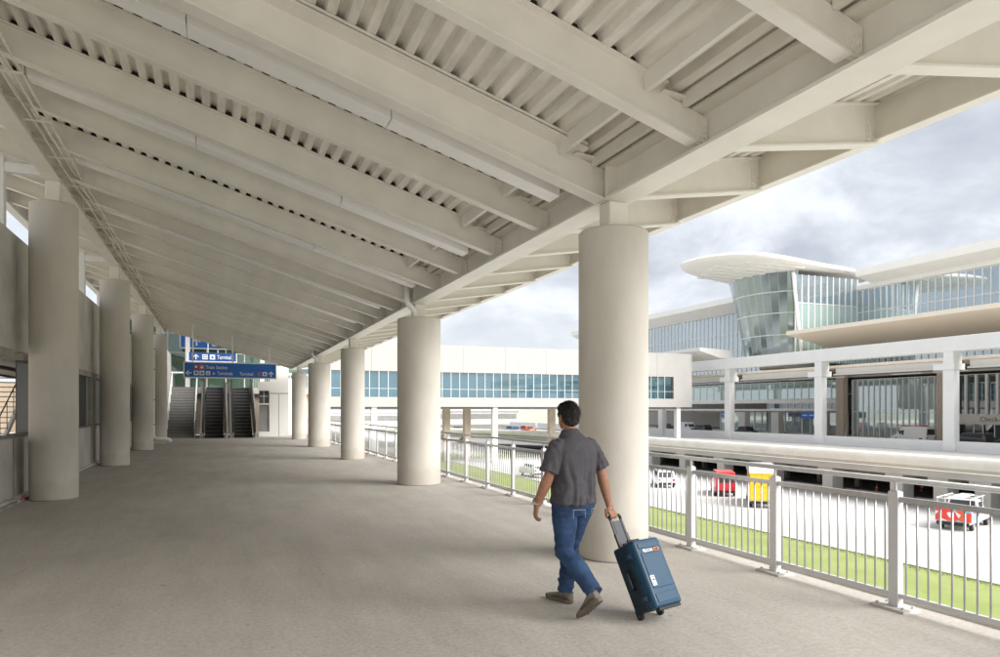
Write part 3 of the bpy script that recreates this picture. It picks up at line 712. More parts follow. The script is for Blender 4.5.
# cream wall block on the right of the escalators
b = MB(); b.box(2.92, 4.05, YE+1.0, YE+1.25, 0, 4.30); b.box(2.30, 2.92, YE+1.0, YE+1.25, 0, .30); b.box(2.30, 2.92, YE+1.0, YE+1.25, 1.95, 2.02); b.box(2.30, 2.92, YE+1.0, YE+1.25, 2.80, 3.35); b.build('wall', M['offwhite'], hall)
b = MB(); b.box(3.85, 4.05, YE+1.26, 58, 0, 4.3); b.build('wall', M['offwhite'], hall)
b = MB(); b.box(2.34, 2.88, YE+1.10, YE+1.14, 2.03, 2.79); b.build('window_pane', M['dark'], hall)
b = MB(); b.box(2.34, 2.88, YE+1.12, YE+1.16, .31, 1.94); b.build('door', M['midgrey'], hall)
b = MB(); b.box(2.36, 2.86, YE+1.08, YE+1.10, 2.45, 2.47); b.box(2.59, 2.61, YE+1.08, YE+1.10, 2.04, 2.78); b.build('window_frame', M['fixture'], hall)
b = MB(); b.box(2.92, 4.05, YE+.985, YE+.998, 2.62, 2.66); b.box(3.47, 3.49, YE+.985, YE+.998, 0, 2.62); b.build('panel_joint', M['midgrey'], hall)
# small railing and glass balustrade at the upper floor edge
b = MB(); b.box(-2.8, 6, YE+5.75, YE+5.80, FH+.9, FH+.96); 
for q in range(30): b.cyl((2.1+q*.13, YE+5.78, FH), .012, .92, 6)
b.build('landing_railing', M['fixture'], hall)
# glazing wall behind with white mullions
YG = 60.0
pane = MB(); pane.box(0, 1.34, 0, .03, 0, 1.44); pane_me = pane.mesh('window_pane', M['glass_hall'])
for i in range(9):
    for k_ in range(4):
        link(pane_me, 'window_pane', hall, (-6.4+i*1.4+.03, YG, FH+k_*1.5+.03))
for i in range(10):
    b = MB(); b.box(-6.45+i*1.4, -6.37+i*1.4, YG-.06, YG+.06, FH, FH+6.0); b.build('mullion', M['fixture'], hall)
for k_ in range(5):
    b = MB(); b.box(-6.37, 6.2, YG-.05, YG-.005+.0, FH+k_*1.5-.04, FH+k_*1.5+.025); b.build('transom', M['fixture'], hall)
b = MB(); b.box(-7.0, 6.4, YE+.6, 98, 9.1, 9.5); b.build('roof', M['offwhite'], hall)  # front end extended out of view to keep sun off the hanging signs
b = MB(); b.box(-7.0, -6.6, YE+6, 98, 0, 9.1); b.build('side_wall', M['concpale'], hall)
for X in (-1.9, 2.9):
    b = MB(); b.box(X-.14, X+.14, 51.8, 52.1, FH, 9.1); b.build('post', M['fixture'], hall)
b = MB(); b.box(-6.5, 6.2, 75, 75.3, FH, 9.1); b.build('back_wall', M['concdark'], hall)
b = MB(); b.box(-.05, .35, 49.2, 49.5, 5.66, 5.86); o = b.build('camera_housing', M['black'], None, bevel=.02); tag(o, 'small black box hanging beneath the ceiling above the upper Terminal sign', 'speaker')
b = MB(); b.cyl((.15, 49.35, 5.86), .015, 3.3, 6); b.build('stem', M['fixture'], o)
# piers below the upper parts so nothing floats
for y in (55, 65, 75, 85, 95):
    for X in (-5, 4): b = MB(); b.box(X-.4, X+.4, y-.4, y+.4, GZ, FH-.4); b.build('pier', M['concpale'], hall)

# ------------------------------------------------------------------ pedestrian bridge to the terminal
YB = 98.0; bz0, bz1 = 1.98, 11.0; wz0, wz1 = 3.38, 7.05; XBE = 74.6
br = thing('pedestrian_bridge', 'off-white enclosed pedestrian bridge with a ribbon of teal windows crossing to the terminal', 'bridge', (0, 0, 0))
b = MB(); b.box(6.4, XBE, YB, YB+.4, bz0, wz0); b.build('lower_band', M['bridge'], br)
pw = 6.8; X = 6.4
while X < XBE-.1:
    x2 = min(X+pw, XBE); b = MB(); b.box(X+.015, x2-.015, YB, YB+.4, wz1, bz1); b.build('wall_panel', M['bridge'], br); X = x2
b = MB(); b.box(70.9, XBE, YB+.001, YB+.399, wz0, wz1); b.build('wall_panel', M['bridge'], br)
b = MB(); b.box(6.4, XBE, YB+7.6, YB+8, bz0, wz0); b.box(6.4, XBE, YB+7.6, YB+8, wz1, bz1); b.build('rear_wall', M['bridge'], br)
b = MB(); b.box(6.4, XBE, YB+.4, YB+7.6, bz0+.05, bz0+.5); b.build('deck', M['concdark'], br)
b = MB(); b.box(6.4, XBE, YB+.4, YB+7.6, bz1-.5, bz1-.1); b.box(6.4, XBE, YB+.41, YB+7.59, wz1, wz1+.1); b.build('roof', M['bridge'], br)
b = MB(); b.box(XBE-.3, XBE+.02, YB+.41, YB+7.59, bz0, bz1); b.build('end_wall', M['bridge'], br)
PW = 1.335; n = int((70.9-6.4)/PW)
pm_ = MB(); pm_.box(.05, PW-.05, .10, .13, wz0+.05, wz1-.05); pane_b = pm_.mesh('window_pane', M['glass_bridge'])
mu = MB(); mu.box(-.028, .028, .02, .12, wz0, wz1); mull_b = mu.mesh('mullion', M['white'])
for i in range(n):
    link(pane_b, 'window_pane', br, (6.4+i*PW, YB, 0)); link(mull_b, 'mullion', br, (6.4+i*PW, YB, 0))
b = MB(); b.box(6.4, 70.9, YB+7.7, YB+7.73, wz0, wz1); b.build('rear_glazing', M['glass_bridge'], br)
b = MB()
for zz_ in (wz0+1.2,): b.box(6.4, 70.9, YB+.06, YB+.085, zz_-.018, zz_+.018)
for i in range(0, n, 2): b.box(6.4+i*PW-.06, 6.4+i*PW+.06, YB+7.74, YB+7.8, wz0, wz1)
o = b.build('glazing_bars', M['white'], br); o['kind'] = 'stuff'
b = MB(); b.box(40, 43.2, YB+2, YB+2.2, wz0-.5, wz1); b.build('interior_panel', M['creamp'], br)
for X in (20.5, 38.9, 56.5, 72.2):
    b = MB(); b.box(X-.38, X+.38, YB+.4, YB+1.2, GZ, bz0+.05); b.build('pier', M['white'], br)
for X in (33.2, 36.6, 51.5):
    b = MB(); b.box(X-.5, X+.5, YB+6.4, YB+7.4, GZ, bz0+.05); b.build('pier', M['tan'], br)
b = MB(); b.box(6.4, XBE, YB+.5, YB+.8, bz0-.35, bz0+.05); b.box(6.4, XBE, YB+7, YB+7.3, bz0-.35, bz0+.05); b.build('girder', M['midgrey'], br)
# travelling people and seats inside the bridge read as small dark upright shapes: benches
bm2 = MB(); bm2.box(-.6, .6, -.25, .25, .40, .50); bm2.box(-.6, .6, .2, .27, .50, .95)
for sx in (-.5, .5): bm2.box(sx-.03, sx+.03, -.2, .2, 0, .40)
be_me = bm2.mesh('bridge_bench', M['dark'])
BL = ['farthest left','second from the left','third from the left','middle','third from the right','second from the right','farthest right']
for i, X in enumerate((30, 34.5, 39.5, 46.5, 52, 59, 66)):
    o = link(be_me, 'bench', None, (X, YB+1.2, bz0+.502)); tag(o, 'dark bench behind the teal bridge windows, %s of the row' % BL[i], 'bench', 'benches inside the bridge')

# ------------------------------------------------------------------ road decks
# near deck: curved-edge viaduct
path = [(53, -10), (53, 20), (53, 50), (53, 80), (52.6, 92), (51.2, 104), (48.5, 116), (44.5, 127), (39, 137), (32, 146), (24, 153), (14, 158), (0, 162), (-20, 164)]
def sweep(b, path, prof, mi=0):
    rs = []
    for i, p in enumerate(path):
        a = Vector(path[max(i-1, 0)]); c = Vector(path[min(i+1, len(path)-1)]); d = (c-a).normalized(); nrm = Vector((d.y, -d.x))
        rs.append([(p[0]+nrm.x*u, p[1]+nrm.y*u, z) for u, z in prof])
    b.rings(rs, mi)
dk = thing('elevated_road', 'curving elevated road with a rounded cream edge barrier in front of the terminal', 'viaduct', (0, 0, 0))
b = MB(); sweep(b, path, [(0, -2.95), (0, -2.60), (.06, -2.35), (.22, -2.16), (.55, -2.08), (1.0, -2.08), (1.1, -2.2), (1.1, -3.30), (.9, -3.3), (.6, -3.05)]); b.build('edge_barrier', mat('cream_barrier_concrete', (.70, .66, .58), .75, var=.08, scale=.5), dk, autosmooth=35)
b = MB(); sweep(b, path, [(1.11, -3.35), (1.11, -3.9), (26.5, -3.9), (26.5, -3.35)]); b.build('deck_slab', M['concpale'], dk)
for i, Y in enumerate([20.8, 28.4, 36.1, 39.5, 43.5, 50.9, 58.5, 66.4, 73.7, 81, 88.5]):
    b = MB(); w_ = .62; b.box(54.6, 56.0, Y-w_, Y+w_, GZ, -3.9); b.box(54.3, 56.3, Y-w_-.25, Y+w_+.25, -4.3, -3.902); b.build('pier', M['concpale'], dk, bevel=.05)
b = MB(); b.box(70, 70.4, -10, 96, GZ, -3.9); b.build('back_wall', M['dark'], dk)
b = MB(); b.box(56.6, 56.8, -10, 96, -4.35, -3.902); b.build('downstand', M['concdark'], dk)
b = MB(); b.box(56.4, 56.9, -10, 96, GZ, GZ+.5); b.build('low_wall', M['concpale'], dk)
for i in range(15):
    Y = 24+i*5.0
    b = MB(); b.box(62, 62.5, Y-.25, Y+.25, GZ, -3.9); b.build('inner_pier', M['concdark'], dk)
# white ground-level walkway deck behind: upper departures deck with parapet
dp = thing('departures_deck', 'white parapet and upper departures road running in front of the terminal glass', 'viaduct', (0, 0, 0))
XPF = 80.6
for y0_ in range(0, 10):
    Ya = -1.15+y0_*19.35; 
    b = MB(); b.box(XPF-.15, XPF+.15, Ya+.6, Ya+19.35-.6, -3.30, -2.12); b.box(XPF-.25, XPF+.22, Ya+.6, Ya+19.35-.6, -3.62, -3.302); b.build('parapet', M['white'], dp)
b = MB(); b.box(XPF+.2, 104, -20, 200, -3.9, -3.3); b.build('deck_slab', M['road'], dp)

# ------------------------------------------------------------------ portal frame carrying the terminal canopy
pf = thing('portal_frame', 'white concrete frame of tall columns and a deep beam along the departures road', 'frame structure', (0, 0, 0))
for Y in (18.2, 37.55, 56.9, 76.25, 95.6, 114.95, 134.3, 153.65):
    b = MB(); b.box(XPF-.62, XPF+.42, Y-.68, Y+.68, GZ, 6.29); o = b.build('column', M['white'], pf, bevel=.06)
    b = MB(); b.box(XPF-.69, XPF+1.2, Y-.76, Y+1.8, 6.3, 7.05); b.build('capital', M['white'], o)
    b = MB(); b.box(XPF-.60, XPF+.9, Y-.62, Y+.62, 7.052, 8.45); b.build('bearing_block', M['white'], o)
b = MB(); b.box(XPF-.62, XPF+1.1, -10, 160, 8.46, 10.22); b.build('edge_beam', M['white'], pf, bevel=.05)
for Ya in (-1.15, 18.2, 37.55, 56.9, 76.25, 95.6, 114.95, 134.3):
    b = MB(); b.box(XPF+1.8, XPF+2.5, Ya+.9, Ya+18.4, 6.5, 7.5); b.box(XPF+1.3, XPF+1.8, Ya+.9, Ya+18.4, 6.5, 6.7); b.build('inner_beam', M['offwhite'], pf)
b = MB(); b.box(XPF+2.6, 91, -10, 160, 7.6, 8.0); b.build('soffit', M['creamp'], pf)
b = MB()
for i in range(40): b.box(XPF+5, XPF+7, i*4, i*4+2.2, 7.45, 7.598)
o = b.build('ceiling_recess', M['brown'], pf); o['kind'] = 'stuff'
for i, Y in enumerate((32, 47, 60, 66, 78, 84)):
    b = MB(); b.box(XPF+4.0, XPF+4.4, Y-2.2, Y+2.2, 6.3, 6.42)
    for q in (-1.8, 1.8): b.cyl((XPF+4.2, Y+q, 6.42), .03, 1.2, 6)
    o = b.build('pendant_light', M['white'], None)
    tag(o, 'thin white pendant light bar under the terminal road soffit, %s from the right' % ['first','second','third','fourth','fifth','sixth'][i], 'light', 'pendant light bars')

# ------------------------------------------------------------------ terminal building
tm = thing('terminal_building', 'glass and white airport terminal with layered roofs and a leaning glass drum', 'building', (0, 0, 0))
XT = 104.0
Zc = lambda zrel: zrel+HC
# lower facade core (dark interior) and roof slabs
b = MB(); b.box(118, 119, -20, 190, -3.3, 24); b.build('core_wall', M['offwhite'], tm)
for z in (-3.29, 4.2, 7.3, 10.4, 16.2): 
    b = MB(); b.box(XT+.6, 118, -20, 190, z, z+.35); b.build('floor_slab', M['concpale'], tm)
# right part: full-height glazing with white fins Y 30..76
def glazing(y0_, y1_, zlist, pitch, gm, X=XT, fin=.12, finm='white', dep=.35, parts=True):
    H = []
    n_ = max(1, round((y1_-y0_)/pitch)); p = (y1_-y0_)/n_
    for za, zb_ in zip(zlist[:-1], zlist[1:]):
        q = MB(); q.box(0, .05, .06, p-.06, za+.05, zb_-.05); H.append(q.mesh('pane', gm))
    f = MB(); f.box(-dep, .0, -fin/2, fin/2, zlist[0], zlist[-1]); fm = f.mesh('mullion', M[finm])
    for i in range(n_):
        for h in H: link(h, 'pane', tm, (X, y0_+i*p, 0))
    for i in range(n_+1): link(fm, 'mullion', tm, (X, y0_+i*p, 0))
    for z in zlist:
        q = MB(); q.box(X-.06, X+.06, y0_, y1_, z-.05, z+.05); q.build('transom', M[finm] , tm)
glazing(75, 91.4, [-3.2, 1.2, 6.8], 1.09, M['glass_low'], dep=.16, finm='roofwhite')
glazing(36, 72.6, [.9, 6.8], 1.5, M['glass_dark'], fin=.3)
b = MB(); b.box(XT-.2, XT+.3, 36, 72.6, -.6, .84); b.build('sign_wall', M['offwhite'], tm)
text('Check-In', 1.0, M['midgrey'], tm, (XT-.22, 69.0, -.15), rot=(R(90), 0, R(-90)), depth=.03)
for y in (50, 54, 58, 61, 64, 67, 70):
    b = MB(); b.box(XT, XT+.1, y-1.3, y+1.3, -3.2, -.62); o = b.build('door', M['glass_dark'], tm)
    b = MB(); b.box(XT-.1, XT-.001, y-1.42, y-1.3, -3.2, -.62); b.box(XT-.1, XT-.001, y-.05, y+.05, -3.2, -.62); b.build('door_frame', M['white'], o)
for Y in (73.8, 92.7, 48.0):
    b = MB(); b.box(XT-1.7, XT-.6, Y-.8, Y+.8, -3.3, 7.6); b.build('stone_pier', M['tan'], tm)
# middle part px 690..815: bands
glazing(94.2, 112, [1.95+1.68, 5.3+1.68], 1.7, M['glass_green'], fin=.14, dep=.1, finm='roofwhite')
glazing(94.2, 112, [.05+1.68, 1.1+1.68], 1.7, M['glass_dark'], fin=.14, dep=.1)
glazing(112, 160, [3.6, 6.98], 2.4, M['glass_green'], fin=.16, dep=.1)
b = MB(); b.box(XT-.15, XT+.3, 94.2, 160, 2.84, 3.55); b.build('spandrel', M['roofwhite'], tm)
b = MB(); b.box(XT-.15, XT+.3, 94.2, 160, 1.3, 1.66); b.build('spandrel', M['roofwhite'], tm)
b = MB(); b.box(XT-.1, XT+8, 94.2, 160, 1.0, 1.28); b.build('soffit', M['brown'], tm)
glazing(95, 130, [-3.2, 1.0], 2.2, M['glass_green'], X=XT+3, fin=.25, dep=.1)
for Y in (97.5, 108.5, 118):
    b = MB(); b.box(XT-1.5, XT+.6-.7, Y-1.0, Y+1.0, -3.3, 1.0); b.build('stone_pier', M['tan'] if Y < 90 else M['offwhite'], tm)
# upper glass band + roofs (right block)
glazing(36, 90.5, [9.5, 14.8, 18.5, 22.4], 1.2, M['glass_term'], fin=.13, dep=.10)
b = MB(); b.box(XT-.3, XT+10, 20, 90.5, 22.5, 23.2); b.build('roof_band', M['white'], tm)
b = MB(); b.prism([(100, 24.05), (100, 25.3), (124, 26.6), (124, 23.4), (104.5, 23.21), (103.6, 23.21)], 20, 87.3, 'Y'); b.build('roof', M['roofwhite'], tm)
# cantilevered canopy with inclined soffit
b = MB(); b.prism([(86, 14.35), (86, 13.75), (97, 11.6), (103.8, 11.0), (103.8, 14.9)], 20, 88.5, 'Y'); b.build('entrance_canopy', M['creamp'], tm)
# left block beyond the drum
glazing(110, 190, [9.5, 14.8, 18.5, 22.6], 2.0, M['glass_term'], fin=.25, dep=.3) if False else None
b = MB(); b.box(XT, XT+.05, 107, 190, 9.0, 22.4); b.build('glass_wall', M['glass_term'], tm)
b = MB()
for i in range(60):
    y = 107+i*1.4; b.box(XT-.10, XT-.01, y-.08, y+.08, 9.0, 22.4)
for z in (13, 18): b.box(XT-.1, XT-.01, 107, 190, z-.06, z+.06)
o = b.build('mullion_rows', M['white'], tm); o['kind'] = 'stuff'
b = MB(); b.prism([(100, 24.05), (100, 25.2), (124, 26.4), (124, 23.4), (104.5, 22.41), (103.6, 22.41)], 105, 190, 'Y'); b.build('roof', M['roofwhite'], tm)
b = MB(); b.prism([(80.5, 12.2), (80.5, 12.8), (88, 12.4), (88, 11.0), (85, 11.0)], 103.5, 126, 'Y'); b.build('entrance_canopy', M['roofwhite'], tm)
# wall connecting drum and right block, facing the walkway
Yc = 90.5
n_ = 10; dx = (XT-89.9)/n_
for k_, (za, zb_) in enumerate(((9.5, 14.8), (14.8, 19.6), (19.6, 24.4))):
    q = MB(); q.box(.06, dx-.06, 0, .05, za+.05, zb_-.05); qm = q.mesh('pane', M['glass_green'] if k_ < 2 else M['glass_term'])
    for i in range(n_): link(qm, 'pane', tm, (89.9+i*dx, Yc, 0))
for i in range(n_+1):
    b = MB(); b.box(89.9+i*dx-.07, 89.9+i*dx+.07, Yc-.15, Yc, 9.5, 24.4); b.build('mullion', M['white'], tm)
for z in (14.8, 19.6):
    b = MB(); b.box(89.9, XT, Yc-.1, Yc-.001, z-.05, z+.05); b.build('transom', M['white'], tm)
b = MB(); b.tube([(89.2, Yc-.25, 24.6), (91.2, Yc-.25, 9.5)], .28, 6); b.build('raking_mullion', M['roofwhite'], tm)
# leaning drum
CX, CY = 97.5, 99.5
lev = [10.0, 14.6, 18.3, 21.9, 25.2]; rad = [7.6, 8.4, 9.1, 9.8, 10.5]
NA = 26; A0, A1 = R(-128), R(-128-215)
for li in range(4):
    for a in range(NA):
        t0 = A0+(A1-A0)*a/NA; t1 = A0+(A1-A0)*(a+1)/NA; g_ = .006
        t0 += (A1-A0)/NA*.02; t1 -= (A1-A0)/NA*.02
        r0, r1q = rad[li], rad[li+1]; zA, zB = lev[li]+.05, lev[li+1]-.05
        P = [(CX+r0*math.cos(t0), CY+r0*math.sin(t0), zA), (CX+r0*math.cos(t1), CY+r0*math.sin(t1), zA), (CX+r1q*math.cos(t1), CY+r1q*math.sin(t1), zB), (CX+r1q*math.cos(t0), CY+r1q*math.sin(t0), zB)]
        nn = Vector((math.cos((t0+t1)/2), math.sin((t0+t1)/2), 0))*.06
        b = MB(); b.add([Vector(p) for p in P]+[Vector(p)-nn for p in P], ((0,1,2,3),(7,6,5,4),(0,4,5,1),(1,5,6,2),(2,6,7,3),(3,7,4,0)))
        b.build('drum_pane', M['glass_drum'], tm)
b = MB()
for li in range(5):
    rs = []
    for a in range(49):
        t0 = A0+(A1-A0)*a/48; r_ = rad[li]+.03
        rs.append([(CX+(r_+u)*math.cos(t0), CY+(r_+u)*math.sin(t0), lev[li]+v) for u, v in ((-.08,-.07),(.08,-.07),(.08,.07),(-.08,.07))])
    b.rings(rs)
b.build('drum_band', M['white'], tm)
b = MB()
for a in range(NA+1):
    t0 = A0+(A1-A0)*a/NA; th = .03 if a not in (0,) else .16
    b.tube([(CX+(rad[li]-.02)*math.cos(t0), CY+(rad[li]-.02)*math.sin(t0), lev[li]) for li in range(5)], th*1.6, 5)
b.build('drum_mullion', M['greysteel'], tm)
b = MB(); b.cyl((CX, CY, 9), 5.2, 16, 24); b.build('drum_core', M['concpale'], tm, autosmooth=40)
b = MB()
for z in lev[1:4]: b.cyl((CX, CY, z-.2), 7.9, .3, 32)
b.build('drum_floor', M['concpale'], tm)
# disc roof
def catmull(pts, n=6):
    o_ = []; L_ = len(pts)
    for i in range(L_):
        p0, p1, p2, p3 = [Vector(pts[(i+q-1) % L_]) for q in range(4)]
        for k_ in range(n):
            t_ = k_/n
            o_.append(.5*((2*p1)+(p2-p0)*t_+(2*p0-5*p1+4*p2-p3)*t_*t_+(-p0+3*p1-3*p2+p3)*t_**3))
    return o_
disc = catmull([(104, 90.2), (97, 88.9), (91.8, 87.9), (84, 86.3), (77.8, 85.9), (73.3, 88), (71, 92.5), (71.6, 97.2), (76, 101.6), (83, 105), (90.8, 107.4), (98, 109), (106, 109), (112, 104), (112, 94)])
cD = Vector((92, 98))
def ring(sc, z): return [(cD.x+(p.x-cD.x)*sc, cD.y+(p.y-cD.y)*sc, z) for p in disc]
b = MB(); b.rings([ring(.80, 25.25), ring(.93, 25.3), ring(.985, 25.5), ring(1.0, 25.72), ring(.99, 25.95), ring(.9, 26.4), ring(.5, 26.8)]); b.build('disc_roof', M['roofwhite'], tm, autosmooth=35)
for i in range(7):
    Y = 88.4+i*2.3
    xl = 75.5+abs(Y-93.5)*.45
    b = MB(); b.box(xl, 90 if Y < 92 or Y > 103 else 88, Y, Y+.7, 24.98, 25.24); b.build('soffit_rib', M['white'], tm)

# small overhead road signs and kerb bollards on the departures road
for (X, Y, lb) in ((98, 95.5, 'small blue overhead road sign behind the second white frame column, right of the dark sedan'), (98, 117.0, 'small blue overhead road sign just right of the bridge end')):
    t = thing('road_sign', lb, 'sign', (X, Y, -3.3), 0, None)
    b = MB(); b.box(-.06, .06, -1.7, 1.7, 3.3, 4.4); b.build('sign_panel', M['signblue2'], t)
    b = MB(); b.box(-.07, -.061, -1.2, -.2, 3.75, 3.95); b.box(-.07, -.061, .3, 1.3, 3.75, 3.95); b.build('lettering_bar', M['signwhite'], t)
    for q in (-1.5, 1.5): b = MB(); b.cyl((0.02, q, 0), .08, 3.3, 8); b.build('post', M['white'], t)
bol = MB(); bol.cyl((0, 0, 0), .16, 1.15, 10); bol.cyl((0, 0, 1.15), .16, .08, 10, r2=.06); bol_me = bol.mesh('bollard', M['concpale'])
for i in range(11):
    o = link(bol_me, 'bollard', None, (100.5, 75.8+i*1.55, -3.3)); tag(o, 'pale kerb bollard before the tall terminal glazing, %s from the right of its row' % (['first'] + ordn)[i], 'bollard', 'kerb bollards at the terminal')
# ------------------------------------------------------------------ distance: low buildings and trees
def far_block(x0, x1, y0_, y1_, h, mt, label, floors=3):
    t = thing('distant_building', label, 'building', (0, 0, 0))
    b = MB(); b.box(x0, x1, y0_, y1_, GZ, GZ+h); b.build('wall', mt, t)
    fh = h/floors
    for f in range(floors):
        b = MB(); b.box(x0+1, x1-1, y0_-.12, y0_-.001, GZ+f*fh+fh*.3, GZ+f*fh+fh*.75); b.build('window_band', M['midgrey'], t)
    b = MB(); b.box(x0-.4, x1+.4, y0_-.4, y1_+.4, GZ+h+.01, GZ+h+.5); b.build('roof', M['white'], t)
far_block(30, 62, 215, 240, 7.0, M['offwhite'], 'low pale building seen far off beneath the bridge, right of the tan piers', 2)
far_block(62, 100, 230, 250, 7.4, M['concpale'], 'long pale parking structure far beyond the bridge on the right', 2)
far_block(-40, 22, 260, 285, 7.6, M['concpale'], 'long pale parking structure far beyond the bridge on the left', 2)
def tree(x, y, h, label, z=GZ):
    t = thing('tree', label, 'tree', (x, y, z), rnd.uniform(0, 6), 'small trees beyond the bridge')
    b = MB(); b.tube([(0,0,0),(.1,0,h*.3),(0,.1,h*.6),(.1,0,h*.85)], [.2,.16,.11,.04], 8)
    for q in range(5):
        a = q*1.3; b.tube([(0,0,h*(.35+.08*q)), (math.cos(a)*h*.2, math.sin(a)*h*.2, h*(.55+.07*q))], [.07,.02], 5)
    b.build('trunk', M['bark'], t)
    b = MB()
    cl = [(rnd.gauss(0,.17)*h, rnd.gauss(0,.17)*h, h*rnd.uniform(.4,.95)) for _ in range(14)]
    for _ in range(900):
        c = rnd.choice(cl); p = Vector(c)+Vector((rnd.gauss(0,1),rnd.gauss(0,1),rnd.gauss(0,.8)))*h*.065
        u = Vector((rnd.uniform(-1,1),rnd.uniform(-1,1),rnd.uniform(-1,1))).normalized()*h*.03; v_ = u.orthogonal().normalized()*h*.016
        b.add([p-u, p+v_, p+u, p-v_], [(0,1,2,3)])
    o = b.build('crown', M['leaf'], t); o['kind'] = 'stuff'
TL = [(38.5, 127, 3.4, 'small leafy tree left of the central white bridge pier'), (43.2, 127, 3.2, 'small leafy tree right of the central white bridge pier'),
      (35.5, 131, 3.6, 'small tree beyond the bridge between the two tan piers'), (29, 120, 3.0, 'low tree beyond the bridge left of the tan piers')]
for a in TL: tree(*a)
b = MB(); b.box(28, 50, 108, 126, GZ+.02, GZ+.12); struct(b.build('planted_verge', M['lawn']))

# ------------------------------------------------------------------ vehicles
def vehicle(kind, pm_, x, y, z, rot, label, cat, L_=4.6, W_=1.85, H_=1.5, cab=None, extra=None, name='parked_car'):
    t = thing(name, label, cat, (x, y, z), rot, None); hl, hw = L_/2, W_/2
    wr = .34 if H_ < 2.2 else .42
    if kind == 'sedan': prof = [(-hl,.35),(-hl,.75),(-hl+.1,.95),(-hl+.9,1.0),(-hl+1.4,H_),(hl-1.9,H_),(hl-1.15,1.0),(hl-.15,.85),(hl,.6),(hl,.35)]
    elif kind == 'suv': prof = [(-hl,.4),(-hl,1.05),(-hl+.35,H_),(hl-1.7,H_),(hl-1.1,1.12),(hl-.1,1.0),(hl,.7),(hl,.4)]
    elif kind == 'van': prof = [(-hl,.4),(-hl,H_-.05),(-hl+.1,H_),(hl-1.7,H_),(hl-.85,1.25),(hl-.1,1.05),(hl,.8),(hl,.4)]
    elif kind == 'pickup': prof = [(-hl,.45),(-hl,1.1),(-.5,1.1),(-.35,H_),(hl-2.0,H_),(hl-1.4,1.15),(hl-.1,1.05),(hl,.8),(hl,.45)]
    else: prof = [(-hl,.5),(-hl,H_-.9),(-hl+.0,H_-.9),(hl-1.0,H_-.9),(hl-.1,1.4),(hl,1.1),(hl,.5)]
    b = MB(); n_ = len(prof)
    def ins(zq): return hw if zq < 1.12 else hw-.16*min(1, (zq-1.12)/.5)
    vs = [(px_, -ins(pz_), pz_) for px_, pz_ in prof]+[(px_, ins(pz_), pz_) for px_, pz_ in prof]
    b.add(vs, [tuple(range(n_))[::-1], tuple(range(n_, 2*n_))]+[(i, (i+1) % n_, n_+(i+1) % n_, n_+i) for i in range(n_)])
    b.build('body', pm_, t, bevel=.05)
    if kind in ('sedan', 'suv', 'van', 'pickup'):
        zg0, zg1 = (1.03, H_-.08) if H_ < 1.7 else (1.2, H_-.14 if kind != 'van' else 1.85)
        x0_, x1_ = {'sedan': (-hl+1.15, hl-1.45), 'suv': (-hl+.45, hl-1.45), 'van': (hl-2.2, hl-1.2), 'pickup': (-.3, hl-1.75)}[kind]
        b = MB()
        for s_ in (-1, 1):
            b.box(x0_+.1, (x0_+x1_)/2-.04, s_*(hw-.10)-.05, s_*(hw-.10)+.05, zg0, zg1); b.box((x0_+x1_)/2+.04, x1_-.1, s_*(hw-.10)-.05, s_*(hw-.10)+.05, zg0, zg1)
        b.build('side_window', M['dark'], t)
        fx0 = {'sedan': (hl-1.15, 1.02, hl-1.9, H_-.02), 'suv': (hl-1.1, 1.14, hl-1.7, H_-.02), 'van': (hl-.85, 1.27, hl-1.7, H_-.05), 'pickup': (hl-1.4, 1.17, hl-2.0, H_-.02)}[kind]
        rx0 = {'sedan': (-hl+.9, 1.02, -hl+1.4, H_-.03), 'suv': (-hl, 1.12, -hl+.33, H_-.1), 'van': (-hl, 1.3, -hl, H_-.35), 'pickup': (-.5, 1.14, -.35, H_-.05)}[kind]
        for (a, za, c, zc_), s_, nm in ((fx0, 1, 'windscreen'), (rx0, -1, 'rear_window')):
            b = MB(); e_ = .02*s_
            b.add([(a+e_, -hw+.2, za), (a+e_, hw-.2, za), (c+e_, hw-.28, zc_), (c+e_, -hw+.28, zc_), (a-e_*2, -hw+.2, za), (a-e_*2, hw-.2, za), (c-e_*2, hw-.28, zc_), (c-e_*2, -hw+.28, zc_)], ((0,1,2,3),(7,6,5,4),(0,4,5,1),(1,5,6,2),(2,6,7,3),(3,7,4,0)))
            b.build(nm, M['dark'], t)
    for sx in (-1, 1):
        for sy in (-1, 1):
            b = MB(); b.cyl((sx*(hl-.85), sy*(hw-.02)-(.2 if sy > 0 else 0), wr), wr, .2, 18, axis='Y'); o_ = b.build('wheel', M['tyre'], t, bevel=.02)
            b = MB(); b.cyl((sx*(hl-.85), sy*(hw-.0)-(0 if sy > 0 else .015), wr), wr*.6, .015, 14, axis='Y'); b.build('rim', M['hub'], o_)
    for sy in (-1, 1):
        b = MB(); b.box(-hl-.02, -hl+.03, sy*(hw-.2)-.12, sy*(hw-.2)+.12, .75, .95); b.build('tail_light', M['lampred'], t)
        b = MB(); b.box(hl-.12, hl+.015, sy*(hw-.28)-.16, sy*(hw-.28)+.16, .68, .83); b.build('headlight', M['signwhite'], t)
    b = MB(); b.box(-hl-.05, -hl+.1, -hw+.05, hw-.05, .35, .58); b.box(hl-.1, hl+.05, -hw+.05, hw-.05, .3, .55); b.build('bumper', M['black'], t)
    return t
DZ = -3.3; VR = R(90)
vehicle('van', M['p_white'], 94, 72.2, DZ, VR, 'white panel van with ladders on its roof on the departures road', 'van', 5.6, 2.0, 2.45, name='parked_van')
b = MB()
for s_ in (-.5, .5):
    b.box(92.9+1.1+s_-.03, 92.9+1.1+s_+.03, 70.0, 74.4, DZ+2.52, DZ+2.58)
for q in range(10): b.box(93.5, 94.5, 70.1+q*.45, 70.16+q*.45, DZ+2.53, DZ+2.57)
